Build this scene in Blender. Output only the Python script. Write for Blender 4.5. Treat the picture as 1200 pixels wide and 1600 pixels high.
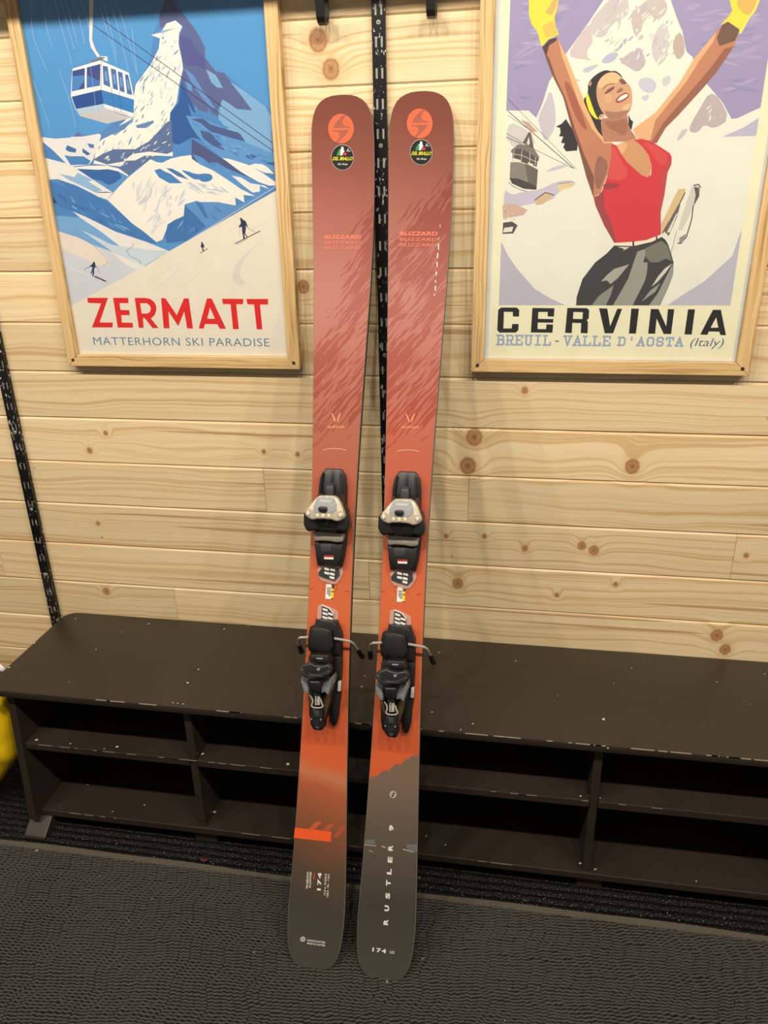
import bpy, bmesh, math, random
import numpy as np
from mathutils import Vector, Matrix
from mathutils.geometry import tessellate_polygon

for o in list(bpy.data.objects): bpy.data.objects.remove(o)
scene = bpy.context.scene
COL = scene.collection
random.seed(7)

# ------------------------------------------------------------------ camera
F = 1166.4                      # focal length in pixels of a 1200 x 1600 frame
YAW, PITCH, ROLL = -0.171817, -0.389841, -0.0207998
CAM = Vector((0.0, -1.65832, 1.46664))
fwd = Vector((math.sin(YAW)*math.cos(PITCH), math.cos(YAW)*math.cos(PITCH), math.sin(PITCH)))
rgt = Vector((math.cos(YAW), -math.sin(YAW), 0))
upv = rgt.cross(fwd)
rgt, upv = rgt*math.cos(ROLL)+upv*math.sin(ROLL), -rgt*math.sin(ROLL)+upv*math.cos(ROLL)
cd = bpy.data.cameras.new('camera'); cam = bpy.data.objects.new('camera', cd); COL.objects.link(cam)
cd.sensor_fit = 'VERTICAL'; cd.sensor_height = 36.0; cd.sensor_width = 27.0; cd.lens = F/1600*36
cd.clip_start = 0.02
M4 = Matrix((rgt, upv, -fwd)).transposed().to_4x4(); M4.translation = CAM
cam.matrix_world = M4
scene.camera = cam

# ------------------------------------------------------------------ world, lamps, exposure
w = bpy.data.worlds.new('room_ambience'); scene.world = w; w.use_nodes = True
bg = w.node_tree.nodes['Background']; bg.inputs[0].default_value = (1.0, 0.91, 0.79, 1); bg.inputs[1].default_value = 0.19
vs = scene.view_settings
vs.view_transform = 'Standard'; vs.look = 'None'; vs.gamma = 1.0; vs.use_curve_mapping = False; vs.exposure = 0.45
def ceiling_spot(x, y, z, power, col=(1.0, 0.90, 0.74), size=0.045):
    l = bpy.data.lights.new('ceiling_spot', 'SPOT'); l.energy = power; l.color = col; l.shadow_soft_size = size
    l.spot_size = math.radians(135); l.spot_blend = 0.75
    o = bpy.data.objects.new('ceiling_spot', l); COL.objects.link(o); o.location = (x, y, z)
    d = Vector((x*0.75-0.05, -0.15, 0.75)) - Vector((x, y, z)); o.rotation_euler = d.to_track_quat('-Z', 'Y').to_euler()
for lx in (-2.3, -1.6, -0.9, -0.2, 0.5, 1.2, 1.9): ceiling_spot(lx, -1.70, 2.90, 48)

# ------------------------------------------------------------------ geometry helpers
def ray(px, py): return fwd*F + rgt*(px-600) - upv*(py-800)
def at(px, py, y=0.0):
    d = ray(px, py); return CAM + d*((y-CAM.y)/d.y)
def floor_at(px, py, z=0.0):
    d = ray(px, py); return CAM + d*((z-CAM.z)/d.z)

def link(name, me, mat=None, parent=None):
    if isinstance(me, bmesh.types.BMesh):
        m = bpy.data.meshes.new(name); me.normal_update(); me.to_mesh(m); me.free(); me = m
    o = bpy.data.objects.new(name, me); COL.objects.link(o)
    for m in (mat if isinstance(mat, (list, tuple)) else [mat]):
        if m is not None: me.materials.append(m)
    if parent is not None: o.parent = parent
    return o
def tag(o, label=None, cat=None, group=None, kind=None):
    if label: o['label'] = label
    if cat: o['category'] = cat
    if group: o['group'] = group
    if kind: o['kind'] = kind
    return o
def thing(name, label, cat, loc=(0, 0, 0), group=None):
    o = bpy.data.objects.new(name, None); COL.objects.link(o); o.location = loc; o.empty_display_size = 0.05
    return tag(o, label, cat, group)
def box(bm, x0, x1, y0, y1, z0, z1):
    v = [bm.verts.new(p) for p in ((x0,y0,z0),(x1,y0,z0),(x1,y1,z0),(x0,y1,z0),(x0,y0,z1),(x1,y0,z1),(x1,y1,z1),(x0,y1,z1))]
    for f in ((0,3,2,1),(4,5,6,7),(0,1,5,4),(1,2,6,5),(2,3,7,6),(3,0,4,7)): bm.faces.new([v[i] for i in f])
    return bm
def bev(bm, w, seg=2, ang=0.5):
    bmesh.ops.recalc_face_normals(bm, faces=bm.faces)
    es = [e for e in bm.edges if len(e.link_faces) == 2 and e.calc_face_angle(0) > ang]
    if w > 0: bmesh.ops.bevel(bm, geom=es, offset=w, segments=seg, affect='EDGES', clamp_overlap=True, profile=0.5)
    return bm
def smooth(o, ang=0.6):
    for p in o.data.polygons: p.use_smooth = True
    try: o.data.set_sharp_from_angle(angle=ang)
    except Exception: pass
    return o
def prism(bm, base, top):
    """closed loft between two outlines of the same length"""
    n = len(base); a = [bm.verts.new(p) for p in base]; b = [bm.verts.new(p) for p in top]
    for t in tessellate_polygon([[Vector(p) for p in base]]): bm.faces.new([a[i] for i in t]); 
    for t in tessellate_polygon([[Vector(p) for p in top]]): bm.faces.new([b[i] for i in t])
    for i in range(n): bm.faces.new((a[i], a[(i+1) % n], b[(i+1) % n], b[i]))
    bmesh.ops.recalc_face_normals(bm, faces=bm.faces)
    bmesh.ops.dissolve_limit(bm, angle_limit=0.01, verts=bm.verts, edges=bm.edges)
    return bm
def tube(bm, pts, r, seg=10):
    pts = [Vector(p) for p in pts]; rings = []
    up = Vector((0.3, 0.2, 1)).normalized()
    for i, p in enumerate(pts):
        d = (pts[min(i+1, len(pts)-1)] - pts[max(i-1, 0)]).normalized()
        a = d.cross(up)
        if a.length < 1e-3: a = d.cross(Vector((1, 0, 0)))
        a.normalize(); b = d.cross(a); rr = r[i] if isinstance(r, (list, tuple)) else r
        rings.append([bm.verts.new(p + a*math.cos(t)*rr + b*math.sin(t)*rr) for t in (2*math.pi*k/seg for k in range(seg))])
    for i in range(len(rings)-1):
        for k in range(seg): bm.faces.new((rings[i][k], rings[i][(k+1) % seg], rings[i+1][(k+1) % seg], rings[i+1][k]))
    bm.faces.new(rings[0][::-1]); bm.faces.new(rings[-1])
    bmesh.ops.recalc_face_normals(bm, faces=bm.faces)
    return bm
def chaikin(pts, it=2, closed=True):
    for _ in range(it):
        q = []; n = len(pts)
        for i in range(n if closed else n-1):
            a, b = pts[i], pts[(i+1) % n]
            q += [tuple(a[k]*.75+b[k]*.25 for k in range(len(a))), tuple(a[k]*.25+b[k]*.75 for k in range(len(a)))]
        if not closed: q = [pts[0]] + q + [pts[-1]]
        pts = q
    return pts

# ------------------------------------------------------------------ material helpers
def lin(c):
    return tuple(((x/255)/12.92 if x/255 <= .04045 else ((x/255+.055)/1.055)**2.4) for x in c) + (1.0,)
class NT:
    def __init__(s, name):
        s.m = bpy.data.materials.new(name); s.m.use_nodes = True; s.t = s.m.node_tree; s.n = s.t.nodes; s.l = s.t.links
        s.b = s.n['Principled BSDF']
    def new(s, typ, **kw):
        n = s.n.new(typ)
        for k, v in kw.items(): setattr(n, k, v)
        return n
    def put(s, sock, v):
        if isinstance(v, bpy.types.NodeSocket): s.l.new(v, sock)
        elif isinstance(v, (tuple, list)) and len(v) == 4 and sock.type == 'VECTOR': sock.default_value = v[:3]
        else: sock.default_value = v
    def math(s, op, a, b=0.0, c=None, clamp=False):
        n = s.new('ShaderNodeMath', operation=op, use_clamp=clamp); s.put(n.inputs[0], a); s.put(n.inputs[1], b)
        if c is not None: s.put(n.inputs[2], c)
        return n.outputs[0]
    def vmath(s, op, a, b=(0, 0, 0)):
        n = s.new('ShaderNodeVectorMath', operation=op); s.put(n.inputs[0], a); s.put(n.inputs[1], b)
        return n.outputs['Value'] if op in ('LENGTH', 'DOT_PRODUCT', 'DISTANCE') else n.outputs[0]
    def noise(s, vec, scale=5.0, detail=2.0, rough=0.5, dist=0.0):
        n = s.new('ShaderNodeTexNoise'); s.put(n.inputs['Vector'], vec); n.inputs['Scale'].default_value = scale
        n.inputs['Detail'].default_value = detail; n.inputs['Roughness'].default_value = rough; n.inputs['Distortion'].default_value = dist
        return n.outputs['Fac']
    def ramp(s, f, stops, interp='LINEAR'):
        n = s.new('ShaderNodeValToRGB'); s.put(n.inputs[0], f); cr = n.color_ramp; cr.interpolation = interp
        while len(cr.elements) > 1: cr.elements.remove(cr.elements[0])
        cr.elements[0].position = stops[0][0]; cr.elements[0].color = stops[0][1]
        for p, c in stops[1:]: cr.elements.new(p).color = c
        return n.outputs[0]
    def step(s, f, a, b, smooth=True):
        n = s.new('ShaderNodeMapRange', interpolation_type='SMOOTHSTEP' if smooth else 'LINEAR')
        s.put(n.inputs[0], f); n.inputs[1].default_value = a; n.inputs[2].default_value = b
        return n.outputs[0]
    def mix(s, f, a, b, blend='MIX'):
        n = s.new('ShaderNodeMix', data_type='RGBA', blend_type=blend); s.put(n.inputs[0], f); s.put(n.inputs[6], a); s.put(n.inputs[7], b)
        return n.outputs[2]
    def coord(s, kind='Object'): return s.new('ShaderNodeTexCoord').outputs[kind]
    def pos(s): return s.new('ShaderNodeNewGeometry').outputs['Position']
    def sep(s, v): 
        n = s.new('ShaderNodeSeparateXYZ'); s.put(n.inputs[0], v); return n.outputs
    def comb(s, x=0.0, y=0.0, z=0.0):
        n = s.new('ShaderNodeCombineXYZ'); s.put(n.inputs[0], x); s.put(n.inputs[1], y); s.put(n.inputs[2], z); return n.outputs[0]
    def attr(s, name): return s.new('ShaderNodeAttribute', attribute_name=name).outputs['Fac']
    def rand(s): return s.new('ShaderNodeObjectInfo').outputs['Random']
    def bump(s, h, strength=0.3, dist=0.002):
        n = s.new('ShaderNodeBump'); s.put(n.inputs['Height'], h); n.inputs['Strength'].default_value = strength; n.inputs['Distance'].default_value = dist
        s.l.new(n.outputs[0], s.b.inputs['Normal'])
    def out(s, col=None, rough=None, metal=None, spec=None):
        if col is not None: s.put(s.b.inputs['Base Color'], col)
        if rough is not None: s.put(s.b.inputs['Roughness'], rough)
        if metal is not None: s.b.inputs['Metallic'].default_value = metal
        if spec is not None: s.b.inputs['Specular IOR Level'].default_value = spec
        return s.m
_mc = {}
def flat(name, rgb, rough=0.5, metal=0.0, var=0.08, scale=30.0, spec=0.5, bump=0.0):
    """plain painted / plastic / metal surface with faint procedural mottling"""
    if name in _mc: return _mc[name]
    t = NT(name); c = lin(rgb); f = t.noise(t.coord(), scale, 3.0)
    lo = tuple(x*(1-var) for x in c[:3])+(1,); hi = tuple(min(1, x*(1+var)) for x in c[:3])+(1,)
    t.out(t.mix(f, lo, hi), rough, metal, spec)
    if bump: t.bump(t.noise(t.coord(), scale*12, 2.0), bump, 0.0006)
    _mc[name] = t.m; return t.m

# pine cladding ------------------------------------------------------
KNOTS = [(497,63,13),(517,108,12),(474,448,9),(741,683,13),(731,728,13),(988,729,11),(909,853,7),(928,860,8),(1120,993,10),(1133,1015,9),
         (715,912,9),(697,838,4),(820,857,5),(166,924,7),(77,918,3),(153,818,4),(165,677,4),(412,706,4),(465,710,4),(870,930,4),(757,838,4),(1166,868,4),(962,913,4),(140,704,5),(820,610,5)]
def pine():
    t = NT('pine_board')
    P = t.pos(); px, py, pz = t.sep(P)[:3]; rnd = t.rand()
    dmin = None
    for (a, b, r) in KNOTS:
        k = at(a, b); r = r*0.00135
        d = t.vmath('LENGTH', t.vmath('MULTIPLY', t.vmath('SUBTRACT', P, (k.x, 0, k.z)), (0.9/r, 0, 0.8/r)))
        dmin = d if dmin is None else t.math('MINIMUM', dmin, d)
    near = t.math('POWER', 2.718, t.math('MULTIPLY', t.math('MULTIPLY', dmin, dmin), -0.22))
    off = t.math('MULTIPLY', rnd, 47.0)
    warp = t.noise(t.comb(t.math('ADD', t.math('MULTIPLY', px, 2.2), off), 0.0, t.math('MULTIPLY', pz, 7.0)), 1.0, 2.0)
    freq = t.math('ADD', 55.0, t.math('MULTIPLY', t.math('FRACT', t.math('MULTIPLY', rnd, 13.7)), 130.0))
    ph = t.math('ADD', t.math('ADD', t.math('MULTIPLY', pz, freq), t.math('MULTIPLY', warp, 6.0)), t.math('MULTIPLY', near, 3.0))
    rings = t.noise(t.comb(t.math('ADD', t.math('MULTIPLY', px, 0.35), off), off, ph), 1.0, 1.5, 0.6)
    fine = t.noise(t.comb(t.math('MULTIPLY', px, 9.0), off, t.math('MULTIPLY', pz, 520.0)), 1.0, 2.0)
    blot = t.noise(t.comb(t.math('ADD', t.math('MULTIPLY', px, 3.0), off), 0.0, t.math('MULTIPLY', pz, 12.0)), 1.0, 2.0)
    c = t.ramp(rings, [(0.28, lin((226,202,161))), (0.46, lin((234,213,175))), (0.56, lin((223,197,153))), (0.63, lin((207,174,126))), (0.70, lin((230,207,167))), (0.8, lin((217,188,142)))])
    c = t.mix(t.math('MULTIPLY', t.math('SUBTRACT', fine, 0.5), 1.2), c, lin((209,176,128)))
    c = t.mix(t.math('MULTIPLY', t.step(blot, 0.45, 0.75), 0.22), c, lin((218,185,134)))
    tone = t.math('ADD', 0.90, t.math('MULTIPLY', t.math('FRACT', t.math('MULTIPLY', rnd, 5.3)), 0.14))
    c = t.mix(1.0, c, t.comb(tone, tone, tone), 'MULTIPLY')
    # sap streaks: long thin dark lines, few boards
    st = t.noise(t.comb(t.math('MULTIPLY', px, 0.9), off, t.math('MULTIPLY', pz, 70.0)), 1.0, 0.0)
    c = t.mix(t.math('MULTIPLY', t.step(st, 0.765, 0.79), 0.6), c, lin((161,116,71)))
    # pin knots
    v = t.new('ShaderNodeTexVoronoi'); t.put(v.inputs['Vector'], t.comb(t.math('ADD', px, off), 0.0, t.math('MULTIPLY', pz, 0.9))); v.inputs['Scale'].default_value = 13.0
    sel = t.math('GREATER_THAN', t.sep(v.outputs['Color'])[0], 0.80)
    c = t.mix(t.math('MULTIPLY', t.math('MULTIPLY', sel, t.step(v.outputs['Distance'], 0.075, 0.015)), 0.6), c, lin((146,105,67)))
    # explicit knots
    halo = t.math('MULTIPLY', t.step(dmin, 2.4, 0.9), 0.25)
    c = t.mix(halo, c, lin((196,151,95)))
    kn = t.math('ADD', dmin, t.math('MULTIPLY', t.math('SUBTRACT', t.noise(P, 160.0, 2.0), 0.5), 0.3))
    kc = t.ramp(kn, [(0.0, lin((117,79,52))), (0.2, lin((164,119,81))), (0.6, lin((182,139,98))), (0.85, lin((160,115,75))), (1.0, lin((192,149,104)))])
    c = t.mix(t.step(kn, 1.18, 0.80), c, kc)
    t.out(c, 0.48, 0.0, 0.35); t.bump(t.math('ADD', t.math('MULTIPLY', rings, 0.5), fine), 0.12, 0.0008)
    return t.m
def oak(axis):
    t = NT('oak_frame_' + axis); P = t.coord(); x, y, z = t.sep(P)[:3]; off = t.math('MULTIPLY', t.rand(), 31.0)
    al, ac = (x, z) if axis == 'x' else (z, x)
    wv = t.noise(t.comb(t.math('ADD', t.math('MULTIPLY', al, 5.0), off), 0.0, t.math('MULTIPLY', ac, 30.0)), 1.0, 2.0)
    ph = t.math('ADD', t.math('MULTIPLY', ac, 240.0), t.math('MULTIPLY', wv, 6.0))
    r = t.noise(t.comb(t.math('MULTIPLY', al, 3.0), off, ph), 1.0, 2.0, 0.6)
    c = t.ramp(r, [(0.3, lin((168,132,84))), (0.45, lin((206,172,120))), (0.6, lin((222,190,140))), (0.75, lin((180,142,92)))])
    t.out(c, 0.5, 0.0, 0.35); t.bump(r, 0.2, 0.0006); return t.m
def brown_paint():
    t = NT('dark_brown_paint'); P = t.coord()
    a = t.noise(P, 6.0, 3.0); g = t.noise(t.vmath('MULTIPLY', P, (3.0, 60.0, 60.0)), 1.0, 3.0)
    c = t.mix(a, lin((41,35,29)), lin((50,43,35)))
    t.out(c, t.math('ADD', 0.34, t.math('MULTIPLY', a, 0.18)), 0.0, 0.45); t.bump(g, 0.10, 0.001); return t.m
def worn_black():
    t = NT('chipped_black_steel'); P = t.pos(); x, y, z = t.sep(P)[:3]
    n = t.noise(t.vmath('MULTIPLY', P, (170.0, 170.0, 75.0)), 1.0, 3.0, 0.6); band = t.noise(t.comb(0.0, 0.0, t.math('MULTIPLY', z, 9.0)), 1.0, 1.0)
    m = t.step(t.math('ADD', n, t.math('MULTIPLY', band, 0.35)), 0.80, 0.83)
    c = t.mix(m, lin((16,15,15)), lin((190,188,184)))
    t.out(c, t.math('ADD', 0.3, t.math('MULTIPLY', m, 0.25)), 0.0, 0.5); return t.m
def carpet():
    t = NT('ribbed_carpet'); P = t.pos(); x, y, z = t.sep(P)[:3]
    sp = t.noise(P, 260.0, 3.0, 0.75); big = t.noise(P, 9.0, 2.0)
    c = t.ramp(sp, [(0.38, lin((16,16,17))), (0.51, lin((30,30,32))), (0.60, lin((62,62,63))), (0.69, lin((165,164,160)))])
    c = t.mix(t.math('MULTIPLY', big, 0.3), c, lin((26,26,26)))
    rib = t.math('ABSOLUTE', t.math('SINE', t.math('ADD', t.math('MULTIPLY', y, 160.0), t.math('MULTIPLY', t.noise(P, 14.0), 0.8))))
    t.out(c, 0.95, 0.0, 0.1); t.bump(t.math('ADD', t.math('MULTIPLY', rib, 1.6), t.math('MULTIPLY', sp, 0.7)), 1.0, 0.009); return t.m
def mat_rubber(name, lo, hi, dark_grooves=False):
    t = NT(name); P = t.pos(); n = t.noise(P, 160.0, 3.0, 0.65); b = t.noise(P, 5.0, 2.0)
    c = t.mix(n, lin(lo), lin(hi)); c = t.mix(t.math('MULTIPLY', b, 0.2), c, lin((52,50,45)))
    if dark_grooves: c = t.mix(t.step(t.sep(P)[2], 0.0042, 0.0022), c, lin((22,22,22)))      # near-black low down, in the grooves between the grey pile ribs
    t.out(c, 0.9, 0.0, 0.15); t.bump(n, 0.3, 0.001); return t.m
def clear_pane():
    t = NT('clear_pane'); t.n.remove(t.b); o = t.n['Material Output']
    tr = t.new('ShaderNodeBsdfTransparent'); tr.inputs[0].default_value = (0.985, 0.99, 0.985, 1)
    gl = t.new('ShaderNodeBsdfGlossy'); gl.inputs['Roughness'].default_value = 0.03
    lw = t.new('ShaderNodeLayerWeight'); lw.inputs[0].default_value = 0.5          # Schlick reflectance, same from both faces
    fz = t.math('ADD', 0.035, t.math('MULTIPLY', t.math('POWER', lw.outputs['Facing'], 5.0), 0.9))
    sm = t.noise(t.vmath('MULTIPLY', t.pos(), (40.0, 1.0, 6.0)), 1.0, 3.0)
    mx = t.new('ShaderNodeMixShader'); t.l.new(fz, mx.inputs[0]); t.l.new(tr.outputs[0], mx.inputs[1]); t.l.new(gl.outputs[0], mx.inputs[2])
    gl.inputs['Roughness'].default_value = 0.05; t.l.new(t.math('MULTIPLY', sm, 0.12), gl.inputs['Roughness'])
    t.l.new(mx.outputs[0], o.inputs['Surface']); return t.m
def clear_plastic(name, rgb, alpha):
    t = NT(name); t.out(lin(rgb), 0.15, 0.0, 0.6); t.b.inputs['Alpha'].default_value = alpha
    return t.m
PINE = pine(); OAKX = oak('x'); OAKZ = oak('z'); BROWN = brown_paint(); RAILM = worn_black(); GLASS = clear_pane()
BLACKP = flat('black_plastic', (15,15,16), 0.42, 0, 0.12, 60); BLACKS = flat('satin_black_plastic', (27,28,29), 0.34, 0, 0.1, 50)
GREYM = flat('slot_grey_metal', (186,183,178), 0.5, 0.0); STEEL = flat('bright_steel', (206,204,198), 0.28, 0.55)
# ================================================================== STRUCTURE
ZJ = lambda k: 1.803 - 0.116*k
FLOORM = carpet()
bm = bmesh.new(); box(bm, -3.2, 3.0, -3.6, 0.06, -0.05, 0.0)
tag(link('floor', bm, FLOORM), 'dark charcoal ribbed carpet floor under the bench and mat', kind='structure')
bm = bmesh.new(); box(bm, -3.2, 3.0, 0.019, 0.06, 0.0, 3.15)
wall = tag(link('wall_back', bm, flat('wall_substrate', (120,92,60), 0.8)), 'pale knotty pine board wall behind the skis and posters', kind='structure')
BREAKS = {-3: [-1.2, .4], -2: [-.6], -1: [-1.5, .9], 0: [.75], 2: [-1.45], 4: [.7], 5: [-1.6], 7: [.95], 8: [at(414,768).x, at(732,780).x], 9: [at(1146,872).x],
          10: [at(4,882).x, at(577,910).x], 11: [at(275,943).x], 12: [-1.5, .3], 13: [-.4], 14: [-1.0, .8]}
for k in range(-11, 16):
    xs = [-3.2] + sorted(BREAKS.get(k, [])) + [3.0]
    zt, zb = ZJ(k) - 0.0003, ZJ(k+1) + 0.0003
    if zb < 0.002: zb = 0.002
    if zt - zb < 0.02: continue
    for i in range(len(xs)-1):
        x0, x1 = xs[i]+0.0004, xs[i+1]-0.0004; c = 0.0032; j = random.uniform(0, 0.0007)
        cx, cz = (x0+x1)/2, (zt+zb)/2
        prof = [(0.018, zb), (c, zb), (j, zb+c*.9), (j, zt-c*1.5), (c*1.3, zt), (0.018, zt)]
        bm = bmesh.new()
        prism(bm, [(x0-cx, y, z-cz) for y, z in prof], [(x1-cx, y, z-cz) for y, z in prof])
        o = link('plank', bm, PINE, wall); o.location = (cx, 0, cz)
bm = bmesh.new(); box(bm, -3.2, 3.0, -0.27, -0.001, 1.9815, 2.003)
tag(link('trim_1', bev(bm, 0.002), PINE), 'pine ledge board running along the wall above the posters', kind='structure')
bm = bmesh.new(); box(bm, -3.2, 3.0, -3.6, 0.06, 3.15, 3.2)
tag(link('ceiling', bm, flat('ceiling_paint', (205,195,180), 0.9)), 'plain pale ceiling above the ledge', kind='structure')

# ------------------------------------------------------------------ slotted wall rails
def rail(label, xc, zs, z0, z1, screws):
    root = thing('slotted_wall_rail', label, 'wall rail', (xc, 0, z0), 'slotted rails on the pine wall')
    X = [-.01325, -.0077, -.0034, .0034, .0077, .01325]; yf, yb = -0.012, -0.0015; dpt = 0.003
    Z = [z0] + sorted([z-.0102 for z in zs] + [z+.0102 for z in zs]) + [z1]
    bm = bmesh.new(); V = {}
    def v(i, k, y=yf):
        key = (i, k, y)
        if key not in V: V[key] = bm.verts.new((X[i], y, Z[k]-z0))
        return V[key]
    for k in range(len(Z)-1):
        for i in range(5):
            if k % 2 == 1 and i in (1, 3):
                q = [(i, k), (i+1, k), (i+1, k+1), (i, k+1)]
                for a in range(4):
                    p, r = q[a], q[(a+1) % 4]
                    bm.faces.new((v(*p), v(*r), v(r[0], r[1], yf+dpt), v(p[0], p[1], yf+dpt)))
            else: bm.faces.new((v(i, k), v(i+1, k), v(i+1, k+1), v(i, k+1)))
        for i in (0, 5): bm.faces.new((v(i, k), v(i, k+1), v(i, k+1, yb), v(i, k, yb)))
    bmesh.ops.recalc_face_normals(bm, faces=bm.faces)
    link('channel', bm, RAILM, root)
    bm = bmesh.new(); box(bm, -.011, .011, yf+dpt, yf+dpt+.0015, 0.005, z1-z0-.005); link('slot_backing', bm, GREYM, root)
    for s in screws:
        bm = bmesh.new(); bmesh.ops.create_cone(bm, cap_ends=True, segments=20, radius1=.0046, radius2=.0034, depth=.002)
        bmesh.ops.rotate(bm, verts=bm.verts, matrix=Matrix.Rotation(math.pi/2, 3, 'X'))
        o = link('screw', bm, STEEL, root); o.location = (0, yf-.001, s-z0)
        bm = bmesh.new(); box(bm, -.0022, .0022, -.0004, .0002, -.0005, .0005); box(bm, -.0005, .0005, -.0004, .0002, -.0022, .0022)
        d = link('screw_recess', bm, BLACKP, o); d.location = (0, -.0010, 0)
    return root
rail('black slotted wall rail with chipped white paint between the two skis', -.27675, [1.7584-.0528*i for i in range(-2, 26)], 0.36, 1.925, [1.7888, 1.5771, 1.1579])
rail('black slotted wall rail meeting the left end of the bench', -1.2300, [1.0733-.0526*i for i in range(-15, 13)], 0.36, 1.925, [.953, .742, .55])

# ------------------------------------------------------------------ wall hooks
def hook(label, px, py):
    p = at(px, py, -.014); root = thing('wall_hook', label, 'hook', (p.x, 0, 1.79), 'black steel hooks at the top edge')
    path = [(-.014, .165), (-.014, .012), (-.018, .002), (-.028, -.002), (-.040, .000), (-.047, .006), (-.052, .034)]
    bm = bmesh.new(); t = .0045
    outl = []
    for i, (y, z) in enumerate(path):
        a = path[max(i-1, 0)]; b = path[min(i+1, len(path)-1)]; d = Vector((b[0]-a[0], b[1]-a[1])).normalized(); n = Vector((-d.y, d.x))
        outl.append(((y+n.x*t/2, z+n.y*t/2), (y-n.x*t/2, z-n.y*t/2)))
    ring = [a for a, b in outl] + [b for a, b in outl[::-1]]
    prism(bm, [(-.0085, y, z) for y, z in ring], [(.0085, y, z) for y, z in ring])
    link('hook_bar', bev(bm, .0012), BLACKS, root)
    bm = bmesh.new(); box(bm, -.0125, .0125, -.0125, -.0005, .09, .17); link('mounting_plate', bev(bm, .001), BLACKS, root)
hook('black steel hook above the left ski tip', 507, 20)
hook('black steel hook above the right ski tip', 676, 8)

# ------------------------------------------------------------------ bench
TOPZ = .4307
bench = thing('shoe_bench', 'long dark brown painted bench with open shoe shelves under the posters', 'bench', (0, 0, 0))
def rrect(x0, x1, y0, y1, r, n=6):
    o = []
    for cx, cy, a0 in ((x1-r, y1-r, 0), (x0+r, y1-r, 90), (x0+r, y0+r, 180), (x1-r, y0+r, 270)):
        for i in range(n+1):
            a = math.radians(a0+90*i/n); o.append((cx+r*math.cos(a), cy+r*math.sin(a)))
    return o
bm = bmesh.new(); ol = rrect(-1.192, 1.15, -.368, -.003, .032)
prism(bm, [(x, y, TOPZ-.018) for x, y in ol], [(x, y, TOPZ) for x, y in ol]); smooth(link('bench_top', bev(bm, .0025, 2, .9), BROWN, bench))
def slab(name, x0, x1, y0, y1, z0, z1, b=.0015, parent=bench, mat=BROWN):
    bm = bmesh.new(); box(bm, x0, x1, y0, y1, z0, z1); return link(name, bev(bm, b), mat, parent)
for x0 in (-1.152, 1.09):
    bm = bmesh.new(); pr = [(-.02, .042), (-.374, .042), (-.346, TOPZ-.0185), (-.02, TOPZ-.0185)]
    prism(bm, [(x0, y, z) for y, z in pr], [(x0+.019, y, z) for y, z in pr]); link('side_panel', bev(bm, .0015), BROWN, bench)
DIV = [-.7065, -.246, .2115, .66]
for x in DIV: slab('divider', x, x+.018, -.346, -.022, .0585, TOPZ-.0185)
xs = [-1.133] + DIV + [1.09]
for i in range(5):
    a = xs[i] + (.0185 if i else .0005); b = xs[i+1]-.0005
    slab('shelf', a, b, -.350, -.022, .248, .266)
slab('bottom_shelf', -1.1325, 1.0895, -.352, -.022, .040, .058)
slab('added_back_panel', -1.1325, 1.0895, -.021, -.012, .0585, TOPZ-.0185)  # added behind the shelves so the open bays read dark
bm = bmesh.new(); pr = [(-.03, 0), (-.397, 0), (-.394, .008), (-.350, .0395), (-.03, .0395)]
prism(bm, [(-1.163, y, z) for y, z in pr], [(-1.104, y, z) for y, z in pr]); link('foot', bev(bm, .003), BROWN, bench)
for x in (-.697, -.237, .232, .669, 1.10):
    slab('foot', x-.029, x+.029, -.340, -.270, 0, .0395, .003); 
rnd = random.Random(3)
def fleck(bm, c, r, n=(0, 0, 1), h=.0004):
    n = Vector(n); a = n.orthogonal().normalized(); b = n.cross(a); k = rnd.randint(5, 7); ph = rnd.random()*6
    P = [c + (a*math.cos(ph+6.283*i/k)*rnd.uniform(.55, 1.3) + b*math.sin(ph+6.283*i/k)*rnd.uniform(.5, 1.0))*r for i in range(k)]
    v = [bm.verts.new(p+n*h) for p in P]; bm.faces.new(v)
bm = bmesh.new()
for (px, py, r) in [(293,1067,2.4),(310,1046,1.6),(232,975,1.8),(118,967,1.4),(14,1043,2),(54,1005,2),(350,983,2),(388,979,1.2),(943,1124,2.8),(959,1068,1),(686,1020,1.6),(711,1025,1),(806,1033,1.3),(739,1131,1.5),
                   (675,1113,1.4),(1120,1066,1.2),(1195,1053,1.3),(871,1087,1),(987,1044,1.2),(108,1066,1.1),(150,1015,1.3),(190,988,1.1),(270,1098,1.4),(286,1100,1.5),(278,1099,1.2),(720,1140,1.4),(950,1169,1.4),(565,1073,1.5),(570,1056,1.2)]:
    fleck(bm, floor_at(px, py, TOPZ), r*.0016)
for i in range(60): fleck(bm, Vector((rnd.uniform(-1.15, 1.1), rnd.uniform(-.36, -.01), TOPZ)), rnd.uniform(.0005, .0011))
for (px, py, r) in [(57,1156,3),(110,1162,1.6),(183,1167,2.6),(317,1178,2.8),(450,1194,3),(163,1170,1.4),(907,1244,1.6),(921,1243,1.3),(938,1247,1.4)]: fleck(bm, floor_at(px, py, .266), r*.0016)
for (px, py, r) in [(137,1226,1.4),(226,1258,1.4),(335,1269,3),(311,1275,2),(906,1349,2.4),(176,1268,1.4),(317,1274,1),(696,1320,1.4),(666,1306,1.2),(1088,1377,1.3)]: fleck(bm, floor_at(px, py, .058), r*.0016)
for (px, py, r) in [(930,1358,2.2),(950,1169,1.6)]: fleck(bm, at(px, py, -.353), r*.0015, (0, -1, 0))
tag(link('paint_chips', bm, flat('bare_primer', (196,188,176), 0.7), bench), kind='stuff')
bm = bmesh.new()
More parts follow.
